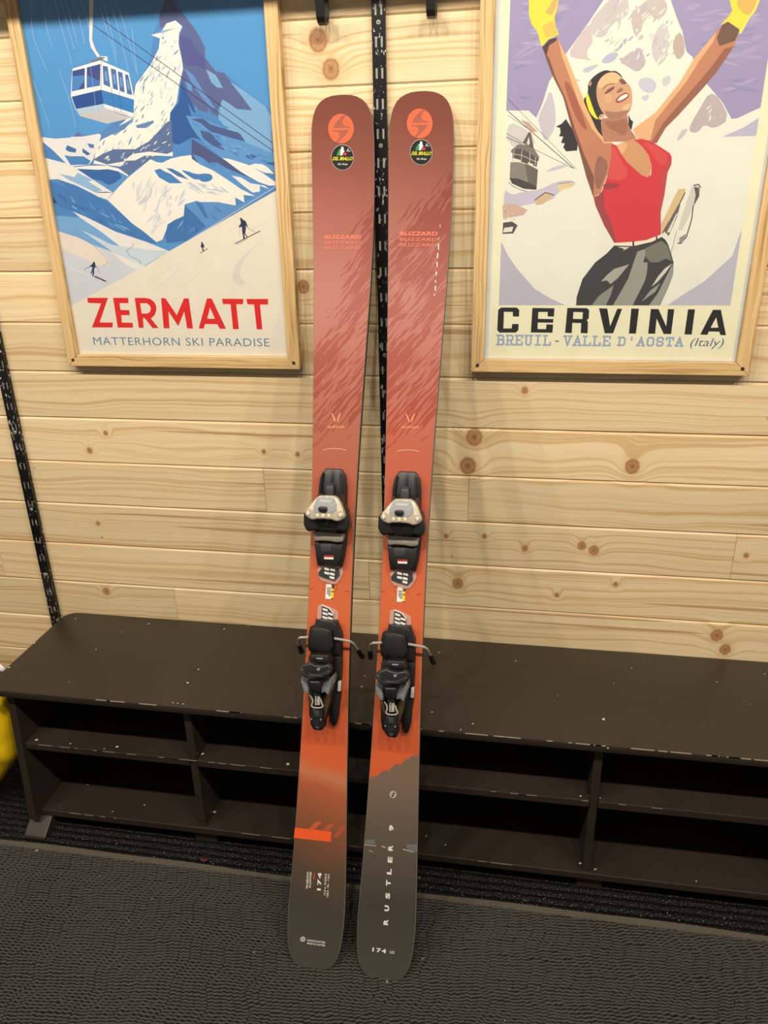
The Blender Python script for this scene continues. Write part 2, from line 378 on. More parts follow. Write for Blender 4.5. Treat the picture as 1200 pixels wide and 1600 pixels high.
for i in range(46):                                # worn bare arris along the front edge of the top
    x = rnd.uniform(-.95, 1.1); l = rnd.uniform(.008, .05)
    box(bm, x, x+l, -.3684, -.3668, TOPZ-.0018, TOPZ-.0002)
for i in range(40):
    x = rnd.choice([rnd.uniform(-.66, -.3), rnd.uniform(-.2, 1.05), rnd.uniform(-1.1, -.72)]); l = rnd.uniform(.008, .05); z = rnd.choice([.2655, .2655, .0575])
    y = -.3502 if z > .2 else -.3522
    box(bm, x, x+l, y, y+.001, z-.0012, z-.0001)
tag(link('worn_edge', bm, flat('worn_edge_wood', (150,138,122), 0.6), bench), kind='stuff')

# ------------------------------------------------------------------ mat with wavy ribs
MX0, MX1, MY0, MY1 = -1.55, 1.05, -1.02, -.4235
nx, ny = 950, 690
gx = np.linspace(MX0, MX1, nx); gy = np.linspace(MY0, MY1, ny); GX, GY = np.meshgrid(gx, gy)
rg = np.random.default_rng(5)
def vnoise(x, y):
    T = rg.random((64, 64)); xi = np.floor(x).astype(int); yi = np.floor(y).astype(int); fx = x-xi; fy = y-yi
    fx = fx*fx*(3-2*fx); fy = fy*fy*(3-2*fy); g = lambda a, b: T[a % 64, b % 64]
    return (g(xi, yi)*(1-fx)+g(xi+1, yi)*fx)*(1-fy)+(g(xi, yi+1)*(1-fx)+g(xi+1, yi+1)*fx)*fy
PIT = .0070                                   # short wavy ribs in staggered columns
colw = GX/.0275 + 0.55*(vnoise(GX*9, GY*16)-.5) + 0.25*np.sin(GY*70) - .9*GY
cell = np.floor(colw); fr = colw-cell
shift = rg.random(4096)[(cell.astype(int)+2000) % 4096]
ph = GY/PIT + shift*.8 - .22*fr + .16*np.sin(4*np.pi*fr) + .5*(vnoise(GX*60, GY*90)-.5) + 1.2*vnoise(GX*5, GY*5)
q = ph-np.floor(ph); prof = np.clip((np.abs(q-.5)*2-.33)/.30, 0, 1); prof = prof*prof*(3-2*prof)
gap = np.clip((np.minimum(fr, 1-fr)-.01)/.07, 0, 1)
H = .0003 + .0052*prof*(0.62+.38*gap) + .0005*vnoise(GX*300, GY*300) + .0006*vnoise(GX*7, GY*9)
H[-1, :] = .002; H[0, :] = 0
me = bpy.data.meshes.new('ribbed_field'); co = np.stack([GX, GY, H], -1).reshape(-1, 3).astype(np.float32)
idx = np.arange(nx*ny).reshape(ny, nx); quads = np.stack([idx[:-1, :-1], idx[:-1, 1:], idx[1:, 1:], idx[1:, :-1]], -1).reshape(-1, 4)
me.vertices.add(len(co)); me.vertices.foreach_set('co', co.ravel())
me.loops.add(quads.size); me.loops.foreach_set('vertex_index', quads.ravel().astype(np.int32))
me.polygons.add(len(quads)); me.polygons.foreach_set('loop_start', np.arange(0, quads.size, 4, dtype=np.int32))
me.update(calc_edges=True); me.polygons.foreach_set('use_smooth', np.ones(len(quads), dtype=bool))
mat_root = thing('floor_mat', 'grey ribbed rubber mat with wavy pile under the ski tails', 'mat', (0, -.7, 0))
o = tag(link('ribbed_field', me, mat_rubber('mat_pile', (58,58,55), (85,85,80), True), mat_root), kind='stuff'); o.location = (0, .7, 0)
bm = bmesh.new(); n = 90; rows = []
for i in range(n+1):
    x = MX0 + (MX1-MX0)*i/n; e = -.4085 + .0025*math.sin(x*5.1) + .0012*math.sin(x*17+1)
    rows.append([bm.verts.new(p) for p in ((x, e, .0002), (x, e-.0012, .0036), (x, MY1-.001, .0042), (x, MY1-.0018, .0005))])
for i in range(n):
    for k in range(3): bm.faces.new((rows[i][k], rows[i+1][k], rows[i+1][k+1], rows[i][k+1]))
bmesh.ops.recalc_face_normals(bm, faces=bm.faces)
for f in bm.faces:
    if f.normal.z < 0: f.normal_flip()
o = smooth(link('border', bm, mat_rubber('mat_border', (84,80,70), (100,95,84)), mat_root)); o.location = (0, .7, 0)

# ------------------------------------------------------------------ litter on the floor
bm = bmesh.new()
for i in range(150):
    x = rnd.uniform(-1.3, .7); y = rnd.uniform(-.405, -.375) if i < 90 else rnd.uniform(-.8, -.42)
    if -1.18 < x < -1.09: continue
    fleck(bm, Vector((x, y, .0045 if y < -.41 else .003)), rnd.uniform(.0006, .0016))
for (px, py, r) in [(58,1329,3),(237,1405,2),(660,1498,1.6),(397,1488,1.3),(605,1534,2),(655,1371,1.5),(553,1358,1.4)]: fleck(bm, floor_at(px, py, .005), r*.0016)
tag(link('floor_crumbs', bm, flat('pale_crumbs', (150,148,142), 0.8)), 'tiny pale crumbs scattered over the carpet and mat', 'crumbs', kind='stuff')
p = floor_at(319, 1343, .004); bm = bmesh.new()
for q in ((0, 0), (.008, .003), (.011, -.004), (.004, -.009), (-.006, -.006), (-.009, .001)): bm.verts.new((q[0], q[1], .001 + .003*abs(q[0])/.01))
bm.faces.new(bm.verts); bmesh.ops.solidify(bm, geom=bm.faces[:], thickness=.0005)
o = link('leaf_scrap', bm, flat('dull_red_scrap', (128,62,58), 0.8)); o.location = p
tag(o, 'small dull red scrap lying at the far edge of the mat', 'scrap')

# ------------------------------------------------------------------ yellow and white carrier bag left of the bench
bag = thing('carrier_bag', 'yellow plastic carrier bag with white top leaning on the bench end', 'bag', (-1.33, -.28, 0))
def bag_panel(name, outline, th, mat, amp, lift=0):
    """inflated crumpled pouch from a closed outline in the x-z plane"""
    cx = sum(p[0] for p in outline)/len(outline); cz = sum(p[1] for p in outline)/len(outline)
    bm = bmesh.new(); rings = 9; n = len(outline)
    for side in (-1, 1):
        prev = None
        for r in range(rings+1):
            f = 1-r/rings*.98; cur = []
            for i, (x, z) in enumerate(outline):
                X = cx+(x-cx)*f; Zz = cz+(z-cz)*f
                d = th*math.sqrt(max(0, 1-f*f)) + amp*(1-f)*f*4*(math.sin(X*61+Zz*37+side)+.7*math.sin(Zz*83-X*29)+.6*math.sin(X*140+Zz*110))
                cur.append(bm.verts.new((X+1.33, side*d + (.0 if r else 0), Zz)))
            if prev:
                for i in range(n): bm.faces.new((prev[i], prev[(i+1) % n], cur[(i+1) % n], cur[i]))
            prev = cur
        bm.faces.new(prev)
    bmesh.ops.remove_doubles(bm, verts=bm.verts, dist=1e-5); bmesh.ops.recalc_face_normals(bm, faces=bm.faces)
    o = smooth(link(name, bm, mat, bag), 1.2); o.location = (0, lift, 0); return o
def dense(pts, n=6):
    q = []
    for i in range(len(pts)):
        a, b = pts[i], pts[(i+1) % len(pts)]
        q += [(a[0]+(b[0]-a[0])*k/n, a[1]+(b[1]-a[1])*k/n) for k in range(n)]
    return q
YEL = flat('yellow_film', (236,196,20), 0.3, 0, 0.06, 12)
bag_panel('yellow_pouch', dense([(-1.190,.372),(-1.185,.275),(-1.1945,.183),(-1.278,.080),(-1.345,.003),(-1.47,.002),(-1.50,.2),(-1.46,.385)]), .05, YEL, .0035, -.02)
bag_panel('white_top', dense([(-1.262,.368),(-1.300,.405),(-1.44,.42),(-1.45,.30),(-1.29,.30)]), .025, flat('white_film', (225,226,228), 0.35), .003, .08)
bm = bmesh.new(); c = at(1.5, 1053, -.23)
bmesh.ops.create_cone(bm, cap_ends=True, segments=20, radius1=.009, radius2=.009, depth=.002)
bmesh.ops.rotate(bm, verts=bm.verts, matrix=Matrix.Rotation(math.pi/2, 3, 'X'))
o = link('printed_mark', bm, flat('blue_print', (40,70,130), 0.4), bag); o.location = (c.x+1.33, c.y+.28, c.z)
# ================================================================== POSTERS
def clip_rect(P, x0, x1, z0, z1):
    def cut(P, ins, inter):
        q = []
        for i in range(len(P)):
            a, b = P[i-1], P[i]
            if ins(b):
                if not ins(a): q.append(inter(a, b))
                q.append(b)
            elif ins(a): q.append(inter(a, b))
        return q
    lx = lambda X: (lambda a, b: (X, a[1]+(b[1]-a[1])*(X-a[0])/(b[0]-a[0])))
    lz = lambda Z: (lambda a, b: (a[0]+(b[0]-a[0])*(Z-a[1])/(b[1]-a[1]), Z))
    for ins, it in ((lambda p: p[0] >= x0, lx(x0)), (lambda p: p[0] <= x1, lx(x1)), (lambda p: p[1] >= z0, lz(z0)), (lambda p: p[1] <= z1, lz(z1))):
        if P: P = cut(P, ins, it)
    return P
def ink(rgb):
    return flat('ink_%d_%d_%d' % tuple(rgb), rgb, 0.6, 0, 0.05, 25, 0.3)
def text_shape(body, bold=0.0, shear=0.0, spacing=1.0):
    c = bpy.data.curves.new('t', 'FONT'); c.body = body; c.size = 1; c.offset = bold; c.shear = shear; c.space_character = spacing; c.resolution_u = 3
    o = bpy.data.objects.new('t', c); COL.objects.link(o); bpy.context.view_layer.update()
    me = bpy.data.meshes.new_from_object(o.evaluated_get(bpy.context.evaluated_depsgraph_get()))
    V = [(v.co.x, v.co.y) for v in me.vertices]; Fc = [tuple(p.vertices) for p in me.polygons]
    bpy.data.objects.remove(o); bpy.data.curves.remove(c); bpy.data.meshes.remove(me)
    x0 = min(v[0] for v in V); x1 = max(v[0] for v in V); y0 = min(v[1] for v in V); y1 = max(v[1] for v in V)
    return [((x-x0)/(x1-x0), (y-y0)/(y1-y0)) for x, y in V], Fc
class Print:
    def __init__(s, yp, rect): s.y = yp; s.rect = rect; s.v = []; s.f = []; s.mi = []; s.mats = []; s.boxes = []; s.layer = 0
    def lift(s, P):
        """stack a shape only above the shapes it overlaps, so the print stays paper-flat"""
        b = (min(q[0] for q in P), max(q[0] for q in P), min(q[1] for q in P), max(q[1] for q in P)); k = 0
        for c, l in s.boxes:
            if l > k and b[0] < c[1] and b[1] > c[0] and b[2] < c[3] and b[3] > c[2]: k = l
        s.boxes.append((b, k+1)); s.layer = max(s.layer, k+1); return s.y - (k+1)*5e-6
    def mat(s, rgb):
        m = ink(rgb)
        if m not in s.mats: s.mats.append(m)
        return s.mats.index(m)
    def raw(s, loops, rgb, rect=None):
        r = rect or s.rect
        L = [clip_rect(loops[0], *r)] + list(loops[1:])
        if len(L[0]) < 3: return
        y = s.lift(L[0]); b = len(s.v); flatp = [p for l in L for p in l]
        s.v += [(x, y, z) for x, z in flatp]; k = s.mat(rgb)
        for t in tessellate_polygon([[Vector((x, z, 0)) for x, z in l] for l in L]):
            A, B, C = (flatp[i] for i in t)
            area = (B[0]-A[0])*(C[1]-A[1])-(C[0]-A[0])*(B[1]-A[1])
            if abs(area) < 1e-12: continue
            s.f.append([b+i for i in (t if area > 0 else t[::-1])]); s.mi.append(k)
    def px(s, pts): return [(lambda p: (p.x, p.z))(at(a, b, s.y)) for a, b in pts]
    def poly(s, pts, rgb, *holes, sm=0):
        if sm: pts = chaikin(pts, sm)
        s.raw([s.px(pts)] + [s.px(h) for h in holes], rgb)
    def line(s, pts, w, rgb):
        for a, b in zip(pts[:-1], pts[1:]):
            d = Vector((b[0]-a[0], b[1]-a[1])); n = Vector((-d.y, d.x)).normalized()*w/2
            s.poly([(a[0]+n.x, a[1]+n.y), (b[0]+n.x, b[1]+n.y), (b[0]-n.x, b[1]-n.y), (a[0]-n.x, a[1]-n.y)], rgb)
    def text(s, body, bl, tr, rgb, **kw):
        V, Fc = text_shape(body, **kw); a = at(*bl, s.y); b = at(*tr, s.y); y = s.lift([(a.x, a.z), (b.x, b.z)]); o = len(s.v); k = s.mat(rgb)
        s.v += [(a.x+(b.x-a.x)*u, y, a.z+(b.z-a.z)*v) for u, v in V]
        for f in Fc: s.f.append([o+i for i in f]); s.mi.append(k)
    def slivers(s, region, n, ang, ln, wd, cols, seed):
        r = random.Random(seed); xs = [p[0] for p in region]; ys = [p[1] for p in region]
        def inside(x, y):
            c = False; j = len(region)-1
            for i in range(len(region)):
                (xi, yi), (xj, yj) = region[i], region[j]
                if (yi > y) != (yj > y) and x < (xj-xi)*(y-yi)/(yj-yi)+xi: c = not c
                j = i
            return c
        k = 0
        while n > 0 and k < 5000:
            k += 1; x = r.uniform(min(xs), max(xs)); y = r.uniform(min(ys), max(ys)); a = math.radians(ang+r.uniform(-22, 22)); l = r.uniform(*ln); w = r.uniform(*wd)
            e = [(x+math.cos(a)*l*q, y-math.sin(a)*l*q) for q in (-.5, .5)]
            if not (inside(x, y) and inside(*e[0]) and inside(*e[1])): continue
            n -= 1; c = math.cos(a); d = math.sin(a); P = []
            for (t, h) in ((-.5, 0), (-.25, r.uniform(.5, 1)), (.1, r.uniform(.6, 1)), (.5, r.uniform(-.3, .3)), (.2, -r.uniform(.4, 1)), (-.2, -r.uniform(.3, 1))):
                P.append((x+c*t*l+d*h*w/2, y-d*t*l+c*h*w/2))
            s.poly(P, r.choice(cols))
    def build(s, name, parent, off):
        me = bpy.data.meshes.new(name); me.from_pydata([(x-off[0], y-off[1], z-off[2]) for x, y, z in s.v], [], s.f)
        for m in s.mats: me.materials.append(m)
        me.polygons.foreach_set('material_index', s.mi); me.update()
        o = bpy.data.objects.new(name, me); COL.objects.link(o); o.parent = parent; return o
def T(x0, y0, sc): return lambda *pts: [(x0+a/sc, y0+b/sc) for a, b in pts]
FW, PZ0, PH = .0275, 1.1255, .785
def poster(label, x0, x1):
    root = thing('framed_poster', label, 'poster', (x0, 0, PZ0), 'framed ski posters on the pine wall')
    W = x1-x0; yf, yb = -.024, -.0012
    def bar(name, pts_out, pts_in, mat):
        c = [(pts_out[0][i]+pts_out[1][i])/2 for i in (0, 1)]
        q = [pts_out[0], pts_out[1], pts_in[1], pts_in[0]]; bm = bmesh.new()
        prism(bm, [(x-c[0], yb, z-c[1]) for x, z in q], [(x-c[0], yf, z-c[1]) for x, z in q])
        o = link(name, bev(bm, .0012), mat, root); o.location = (c[0], 0, c[1])
    e = .00035
    bar('frame_side', ((e, 0+e), (W-e, 0+e)), ((FW+e, FW), (W-FW-e, FW)), OAKX)
    bar('frame_side', ((e, PH-e), (W-e, PH-e)), ((FW+e, PH-FW), (W-FW-e, PH-FW)), OAKX)
    bar('frame_side', ((0, e), (0, PH-e)), ((FW, FW+e), (FW, PH-FW-e)), OAKZ)
    bar('frame_side', ((W, e), (W, PH-e)), ((W-FW, FW+e), (W-FW, PH-FW-e)), OAKZ)
    for cx, cz in ((FW*.5, FW*.55), (W-FW*.5, FW*.55), (FW*.5, PH-FW*.55), (W-FW*.5, PH-FW*.55)):
        bm = bmesh.new(); bmesh.ops.create_cone(bm, cap_ends=True, segments=18, radius1=.0036, radius2=.0036, depth=.0012)
        bmesh.ops.rotate(bm, verts=bm.verts, matrix=Matrix.Rotation(math.pi/2, 3, 'X'))
        o = link('corner_plug', bm, flat('dark_plug', (52,34,22), 0.6), root); o.location = (cx, yf-.0004, cz)
    bm = bmesh.new(); box(bm, FW+.0003, W-FW-.0003, -.0145, -.0025, FW+.0003, PH-FW-.0003); link('backing_board', bm, flat('grey_board', (130,126,118), 0.8), root)
    bm = bmesh.new(); box(bm, FW+.0004, W-FW-.0004, -.0215, -.0200, FW+.0004, PH-FW-.0004); link('glass_pane', bm, GLASS, root)
    return root, (x0+FW+.0004, x1-FW-.0004, PZ0+FW+.0004, PZ0+PH-FW-.0004)

# ---------------------------------------------------------------- left poster: mountain and cable car
r1, rect1 = poster('oak framed blue mountain poster with a cable car, lettered ZERMATT', -1.0405, -.4702)
p = Print(-.0148, rect1)
A, B, Cc, D = T(30, 0, 5.4545), T(220, 0, 5.4545), T(50, 180, 5.4545), T(230, 180, 5.4545)
E_, F_, G = T(80, 340, 6.0), T(260, 340, 6.0), T(0, 0, 2.5)
WH, SN, LB, MB_, DB, ROCK, NAVY = (238,233,228), (226,224,228), (122,170,218), (74,132,198), (38,86,158), (92,104,152), (38,44,82)
p.raw([[(rect1[0], rect1[2]), (rect1[1], rect1[2]), (rect1[1], rect1[3]), (rect1[0], rect1[3])]], (78,148,212))
p.poly(G((640,-60),(640,0),(625,60),(600,130),(590,215),(570,270),(525,330),(500,400),(430,490),(380,530),(330,525),(310,515),(270,540),(158,535),(170,900),(1110,900),(1078,600),(1065,430),(1000,390),(875,283),(840,285),(800,225),(800,190),(760,130),(720,65),(690,-20)), MB_)
p.poly(B((750,690),(860,760),(1065,910),(1115,1000),(1110,1300),(800,1200),(700,1000),(660,900),(700,850),(950,940),(860,830)), LB)
p.poly(B((160,130),(190,40),(215,0),(230,-60),(260,-60),(300,50),(370,130),(450,230),(500,310),(545,400),(548,490),(600,560),(640,610),(710,620),(780,720),(860,820),(950,940),(820,930),(750,880),(700,850),(690,900),(650,930),(660,1000),(600,960),(570,900),(575,960),(500,940),(440,880),(400,800),(345,690),(340,600),(370,560),(330,500),(325,290),(365,235),(300,180),(240,215),(160,240)), (86,98,152))
p.poly(B((345,690),(440,880),(470,960),(420,950),(560,1010),(660,1090),(420,1090),(240,1090),(250,960),(320,880)), DB)
p.poly(B((330,300),(420,330),(470,420),(540,480),(560,600),(480,560),(400,560),(350,520)), (78,84,150))
p.poly(B((555,590),(640,640),(700,750),(650,745),(600,700)), LB); p.poly(B((370,580),(450,640),(540,790),(640,930),(600,920),(520,830),(470,760),(420,680)), (96,140,205))
p.poly(B((690,850),(740,900),(860,960),(1000,980),(1110,1060),(1120,1300),(800,1180),(660,1010)), LB)
p.poly(B((380,690),(430,720),(440,780),(400,760)), (86,150,215)); p.poly(B((400,870),(450,960),(560,1000),(660,1050),(760,1090),(560,1090),(440,1020)), (70,130,200))
p.poly(D((190,0),(340,20),(450,130),(600,230),(650,300),(430,200),(380,190),(270,250),(220,240)), DB)
p.poly(D((330,0),(480,30),(700,130),(840,230),(1080,330),(1090,480),(860,430),(640,370),(500,250),(430,180),(370,90)), (92,148,210))
p.poly(D((370,30),(480,30),(540,80),(780,150),(800,170),(835,225),(740,200),(540,140),(460,70)), (66,88,142)); p.poly(D((450,130),(530,140),(640,260),(660,300),(560,260),(480,200)), (66,88,142))
p.poly(D((690,260),(780,310),(770,355),(700,300)), (80,128,192)); p.poly(D((830,350),(880,330),(945,352),(880,375)), (58,98,165)); p.poly(D((1000,400),(1085,400),(1085,430),(1030,420)), (58,98,165))
p.slivers(D((380,60),(800,250),(1060,360),(1060,420),(700,330),(450,160)), 30, -28, (6,18), (1.2,3.5), [(74,126,192), (110,164,218)], 4)
face = G((650,92),(685,80),(712,103),(700,130),(697,170),(710,230),(715,270),(700,330),(690,400),(665,440),(660,520),(640,590),(560,620),(470,650),(365,640),(380,560),(430,520),(490,470),(520,400),(530,330),(590,250),(620,190),(625,150),(590,137),(630,125))
p.poly(face, WH)
p.slivers(face, 150, 60, (5, 18), (1.0, 3.4), [(108,140,188), (132,160,200), (186,200,220), (206,212,222)], 11)
p.poly(G((595,135),(640,128),(690,108),(640,118)), (150,170,205))
p.poly(G((530,490),(600,470),(600,480),(570,500),(535,500)), (90,130,190)); p.poly(G((430,520),(520,460),(520,475),(450,530)), (120,160,210))
p.poly(Cc((520,380),(600,330),(700,290),(880,290),(1000,220),(1150,60),(1190,40),(1200,300),(1150,345),(1080,350),(1000,380),(900,450),(820,510),(730,470),(800,390),(640,420)), (88,110,158))
p.slivers(Cc((540,380),(700,300),(880,300),(1000,230),(1180,80),(1200,290),(1080,340),(900,430),(820,490),(740,460)), 34, 40, (4, 11), (.9, 2.4), [WH, SN, (150,170,205)], 21)
p.poly(Cc((860,330),(1000,310),(1150,330),(1200,310),(1200,350),(1080,345),(960,345),(880,385),(780,390)), WH)
p.poly(Cc((70,185),(200,200),(330,190),(390,145),(440,180),(560,160),(600,150),(560,260),(520,380),(490,420),(330,440),(100,395),(85,300)), SN)
p.poly(Cc((340,185),(390,145),(440,182),(400,182)), (80,110,170)); p.poly(Cc((75,215),(180,300),(290,410),(100,360)), (70,128,196)); p.poly(Cc((300,255),(380,290),(370,320),(310,310),(285,290)), (62,108,172)); p.poly(Cc((275,340),(330,350),(440,350),(500,390),(480,420),(330,425)), (70,128,196))
p.poly(Cc((430,280),(500,330),(470,345),(430,315)), (62,108,172)); p.poly(Cc((470,240),(530,250),(525,285),(490,275)), (72,120,186)); p.poly(Cc((570,150),(700,110),(850,40),(790,120),(690,160),(610,200)), (86,130,190))
p.poly(Cc((355,445),(480,430),(640,430),(740,455),(820,510),(820,540),(690,665),(560,590),(430,510)), WH)
p.poly(Cc((360,455),(560,465),(650,460),(760,490),(825,525),(690,662),(600,600),(500,545),(430,510)), (88,146,208)); p.poly(Cc((370,460),(560,465),(650,460),(740,480),(765,530),(700,580),(650,595),(590,560),(500,540),(440,512)), (46,98,168))
hill = D((28,375),(80,400),(130,405),(200,370),(290,350),(370,340),(420,400),(560,470),(700,560),(800,630),(920,690),(820,680),(830,745),(750,700),(755,770),(600,740),(480,740),(400,740),(330,760),(310,860),(240,890),(170,960),(130,1060),(60,1090),(-130,920),(-340,720),(-150,520))
p.poly(hill, (236,231,226))
p.slivers(D((-200,640),(0,460),(260,620),(500,640),(300,740),(200,850),(60,1040),(-60,920)), 60, 62, (9, 28), (1.5, 5), [(214,214,222), (194,202,218), (206,210,222)], 31)
p.slivers(D((330,560),(700,580),(800,660),(560,700),(330,680)), 26, -22, (10, 30), (1.5, 4), [(206,210,220), (180,196,220)], 32)
p.poly(D((60,470),(110,455),(150,480),(200,500),(300,580),(190,580),(100,530)), (66,126,194)); p.poly(D((160,450),(210,455),(280,490),(355,550),(260,520),(200,480)), (60,112,178)); p.poly(D((280,465),(340,475),(420,505),(500,495),(550,505),(560,540),(530,565),(470,570),(440,545),(400,550)), (66,122,190), sm=1)
p.poly(D((380,200),(640,370),(780,450),(950,570),(850,520),(700,470),(600,400),(540,400),(490,420),(420,400),(380,370)), (74,84,132)); p.poly(D((385,330),(470,360),(560,440),(600,420),(860,530),(980,600),(1040,625),(920,690),(800,630),(700,560),(560,470),(440,415)), (82,142,208))
p.poly(D((640,365),(700,372),(850,420),(980,490),(1095,570),(1095,600),(1040,600),(950,570),(860,520),(780,470)), (234,230,228)); p.poly(D((860,430),(920,412),(980,418),(1020,440),(1085,500),(1000,490)), (234,230,228)); p.poly(D((720,515),(800,530),(880,580),(1000,600),(1040,630),(960,600),(960,650),(900,660),(820,600)), (232,228,228))
p.poly(D((320,760),(420,730),(480,745),(600,740),(750,775),(830,745),(920,690),(1100,600),(310,1090),(60,1090),(130,1060),(170,960),(180,930),(240,890),(310,870)), (88,142,204))
p.poly(D((320,765),(420,860),(500,950),(330,1070),(170,1090),(150,1030),(175,930),(240,890),(310,870)), (58,112,178))
p.poly(D((410,735),(470,760),(520,880),(490,870)), (58,112,178)); p.poly(D((530,820),(600,900),(570,880)), (58,112,178)); p.poly(D((560,760),(650,835),(600,815)), (66,118,184))
p.slivers(D((180,960),(320,880),(480,950),(330,1050)), 10, 70, (5, 13), (1.2, 3), [(126,170,216), (86,140,202)], 41)
p.poly(Cc((105,395),(350,435),(520,550),(690,660),(640,720),(550,690),(380,600),(220,545),(130,550)), (230,226,226)); p.poly(Cc((230,500),(330,520),(260,490),(360,530),(390,490),(520,555),(480,565),(600,640),(560,650),(700,660),(640,650),(540,660),(420,600),(320,555)), (140,180,222))
p.poly(Cc((130,555),(260,600),(370,675),(220,545),(400,610),(520,670),(640,740),(740,820),(850,920),(950,990),(1070,1090),(830,1090),(600,960),(400,840),(180,755)), (62,120,188))
p.slivers(Cc((200,650),(400,680),(640,790),(820,940),(900,1040),(600,930),(300,780)), 22, -48, (10, 26), (1.5, 5), [(84,140,204), (54,104,172), (110,158,212)], 51)
p.poly(Cc((180,690),(195,720),(215,750),(180,748)), (22,60,110))
p.poly(E_((20,-20),(280,0),(480,130),(640,260),(560,250),(420,180),(280,115),(400,200),(575,320),(400,260),(270,192),(180,165),(45,120)), (116,166,218))
p.poly(E_((200,-60),(340,0),(600,130),(900,230),(1105,315),(900,310),(640,265),(480,140),(270,0)), (230,226,226))
p.poly(E_((280,115),(420,180),(560,250),(640,265),(900,300),(1105,315),(870,455),(720,390),(575,320)), (200,212,228))
p.poly(E_((45,120),(180,165),(270,192),(400,260),(575,320),(880,455),(172,832),(120,560),(80,300)), (204,208,222)); p.poly(E_((45,120),(180,165),(270,192),(430,280),(530,360),(540,430),(470,460),(380,420),(200,340),(75,270)), (228,216,208), sm=1)
p.poly(E_((560,320),(700,380),(870,455),(800,490),(700,440)), (228,224,222))
p.line(E_((215,110),(240,160),(400,260),(510,370),(530,420),(480,460)), .5, (120,130,160)); p.line(E_((770,235),(765,270),(705,310),(740,360),(830,405),(842,440)), .6, (70,110,165)); p.line(E_((190,475),(330,530),(440,580)), 1.0, (230,228,228))
p.poly(E_((172,832),(880,455),(1105,315),(1400,150),(2400,-420),(2600,1400),(100,1400)), (231,223,210))
p.line(D((320,1090),(1100,606)), .7, (240,238,232))
for L in (F_((140,660),(300,530),(440,405)), F_((0,600),(150,460)), F_((0,475),(180,410)), F_((560,150),(760,20)), F_((800,110),(960,40)), E_((900,600),(1000,530),(1120,480)), E_((960,700),(1200,480))): p.line(L, .8, (214,208,204))
p.poly(F_((1010,140),(880,230),(740,370),(690,480),(690,560),(750,620),(690,640),(630,590),(620,520),(650,430),(720,360),(860,240)), (216,210,208), sm=1)
# cable car
p.line([(160,31),(240,88.8),(427,224)], 1.0, NAVY); p.line([(145.5,39.4),(428,236.8)], 1.0, NAVY)
p.poly(A((597,-40),(635,-40),(630,150),(622,340),(650,420),(690,480),(668,490),(610,400),(598,340)), (228,224,220)); p.poly(A((690,480),(750,480),(757,525),(700,505)), (222,222,224)); p.poly(A((580,530),(690,485),(735,490),(700,515)), (110,120,140))
p.poly(A((455,585),(690,515),(935,620),(985,850),(975,1005),(735,930),(520,985),(480,930),(440,820),(445,700)), (234,233,235))
for q in (((455,605),(560,580),(558,755),(448,780)), ((577,575),(693,545),(690,730),(575,750))): p.poly(A(*q), (54,72,140))
p.poly(A((455,650),(560,640),(555,690),(500,770),(450,778)), (70,128,200)); p.poly(A((580,640),(690,690),(690,728),(576,748)), (64,112,184))
for q in (((712,560),(755,568),(778,745),(720,720)), ((780,582),(825,595),(843,770),(800,755)), ((840,608),(880,620),(900,790),(858,775)), ((902,632),(930,640),(965,810),(920,800))): p.poly(A(*q), (70,104,172)); p.poly(A(*(tuple((x*.5+sum(a for a, b in q)/8, y*.5+sum(b for a, b in q)/8) for x, y in q))), (104,150,206))
p.poly(A((447,825),(700,765),(720,885),(485,930)), (26,74,150)); p.poly(A((700,765),(980,850),(975,965),(720,885)), (48,124,196)); p.poly(A((500,965),(735,930),(960,1005),(750,1055),(520,990)), (192,190,198)); p.poly(A((485,932),(720,886),(735,930),(510,975)), (176,196,220))
for L in (A((700,525),(700,760)), A((785,745),(810,940)), A((855,780),(870,955)), A((735,925),(975,1005)), A((810,938),(930,972))): p.line(L, .5, (60,70,110))
# skiers
p.poly(F_((690,5),(705,0),(712,15),(745,35),(762,80),(758,98),(745,70),(745,110),(740,150),(762,178),(755,186),(728,150),(738,195),(722,200),(710,130),(708,85),(685,95),(678,85),(698,55),(695,30)), NAVY)
p.line(F_((640,246),(880,125)), 1.3, NAVY); p.line(F_((665,252),(760,195)), .6, NAVY); p.line(F_((755,92),(835,138)), .5, NAVY); p.line(F_((685,95),(692,180)), .4, (130,130,160))
p.poly(F_((325,230),(338,228),(342,240),(356,262),(345,290),(355,312),(340,315),(335,285),(320,272),(328,250)), NAVY); p.line(F_((313,335),(388,292)), .9, NAVY); p.line(F_((352,272),(380,295)), .4, NAVY)
p.poly(E_((395,415),(408,412),(412,430),(418,455),(435,465),(410,465),(402,490),(405,520),(395,545),(385,540),(392,500),(378,530),(370,525),(382,490),(388,465),(360,458),(388,432)), NAVY); p.line(E_((365,458),(308,488)), .7, NAVY); p.line(E_((435,465),(455,525)), .45, NAVY); p.line(E_((375,540),(440,580)), .6, NAVY); p.poly(E_((390,545),(420,548),(528,598),(500,600)), NAVY)
RED = (222,26,30)
p.poly(E_((338,752),(533,752),(455,982),(578,984),(576,1030),(382,1030),(468,805),(345,800)), RED)
p.poly(E_((580,752),(722,752),(726,802),(642,802),(650,865),(732,867),(737,915),(657,915),(664,984),(765,986),(768,1032),(625,1032)), RED)
p.poly(E_((783,752),(880,753),(930,762),(965,790),(986,830),(986,870),(970,915),(935,945),(1008,1036),(950,1036),(880,945),(860,940),(868,1034),(822,1034)), RED, E_((835,803),(895,803),(925,825),(935,855),(925,885),(900,900),(848,898)))
p.poly(F_((-50,755),(-10,755),(98,915),(165,757),(210,757),(250,1040),(195,1040),(168,880),(112,1018),(20,880),(30,1038),(-25,1038)), RED)
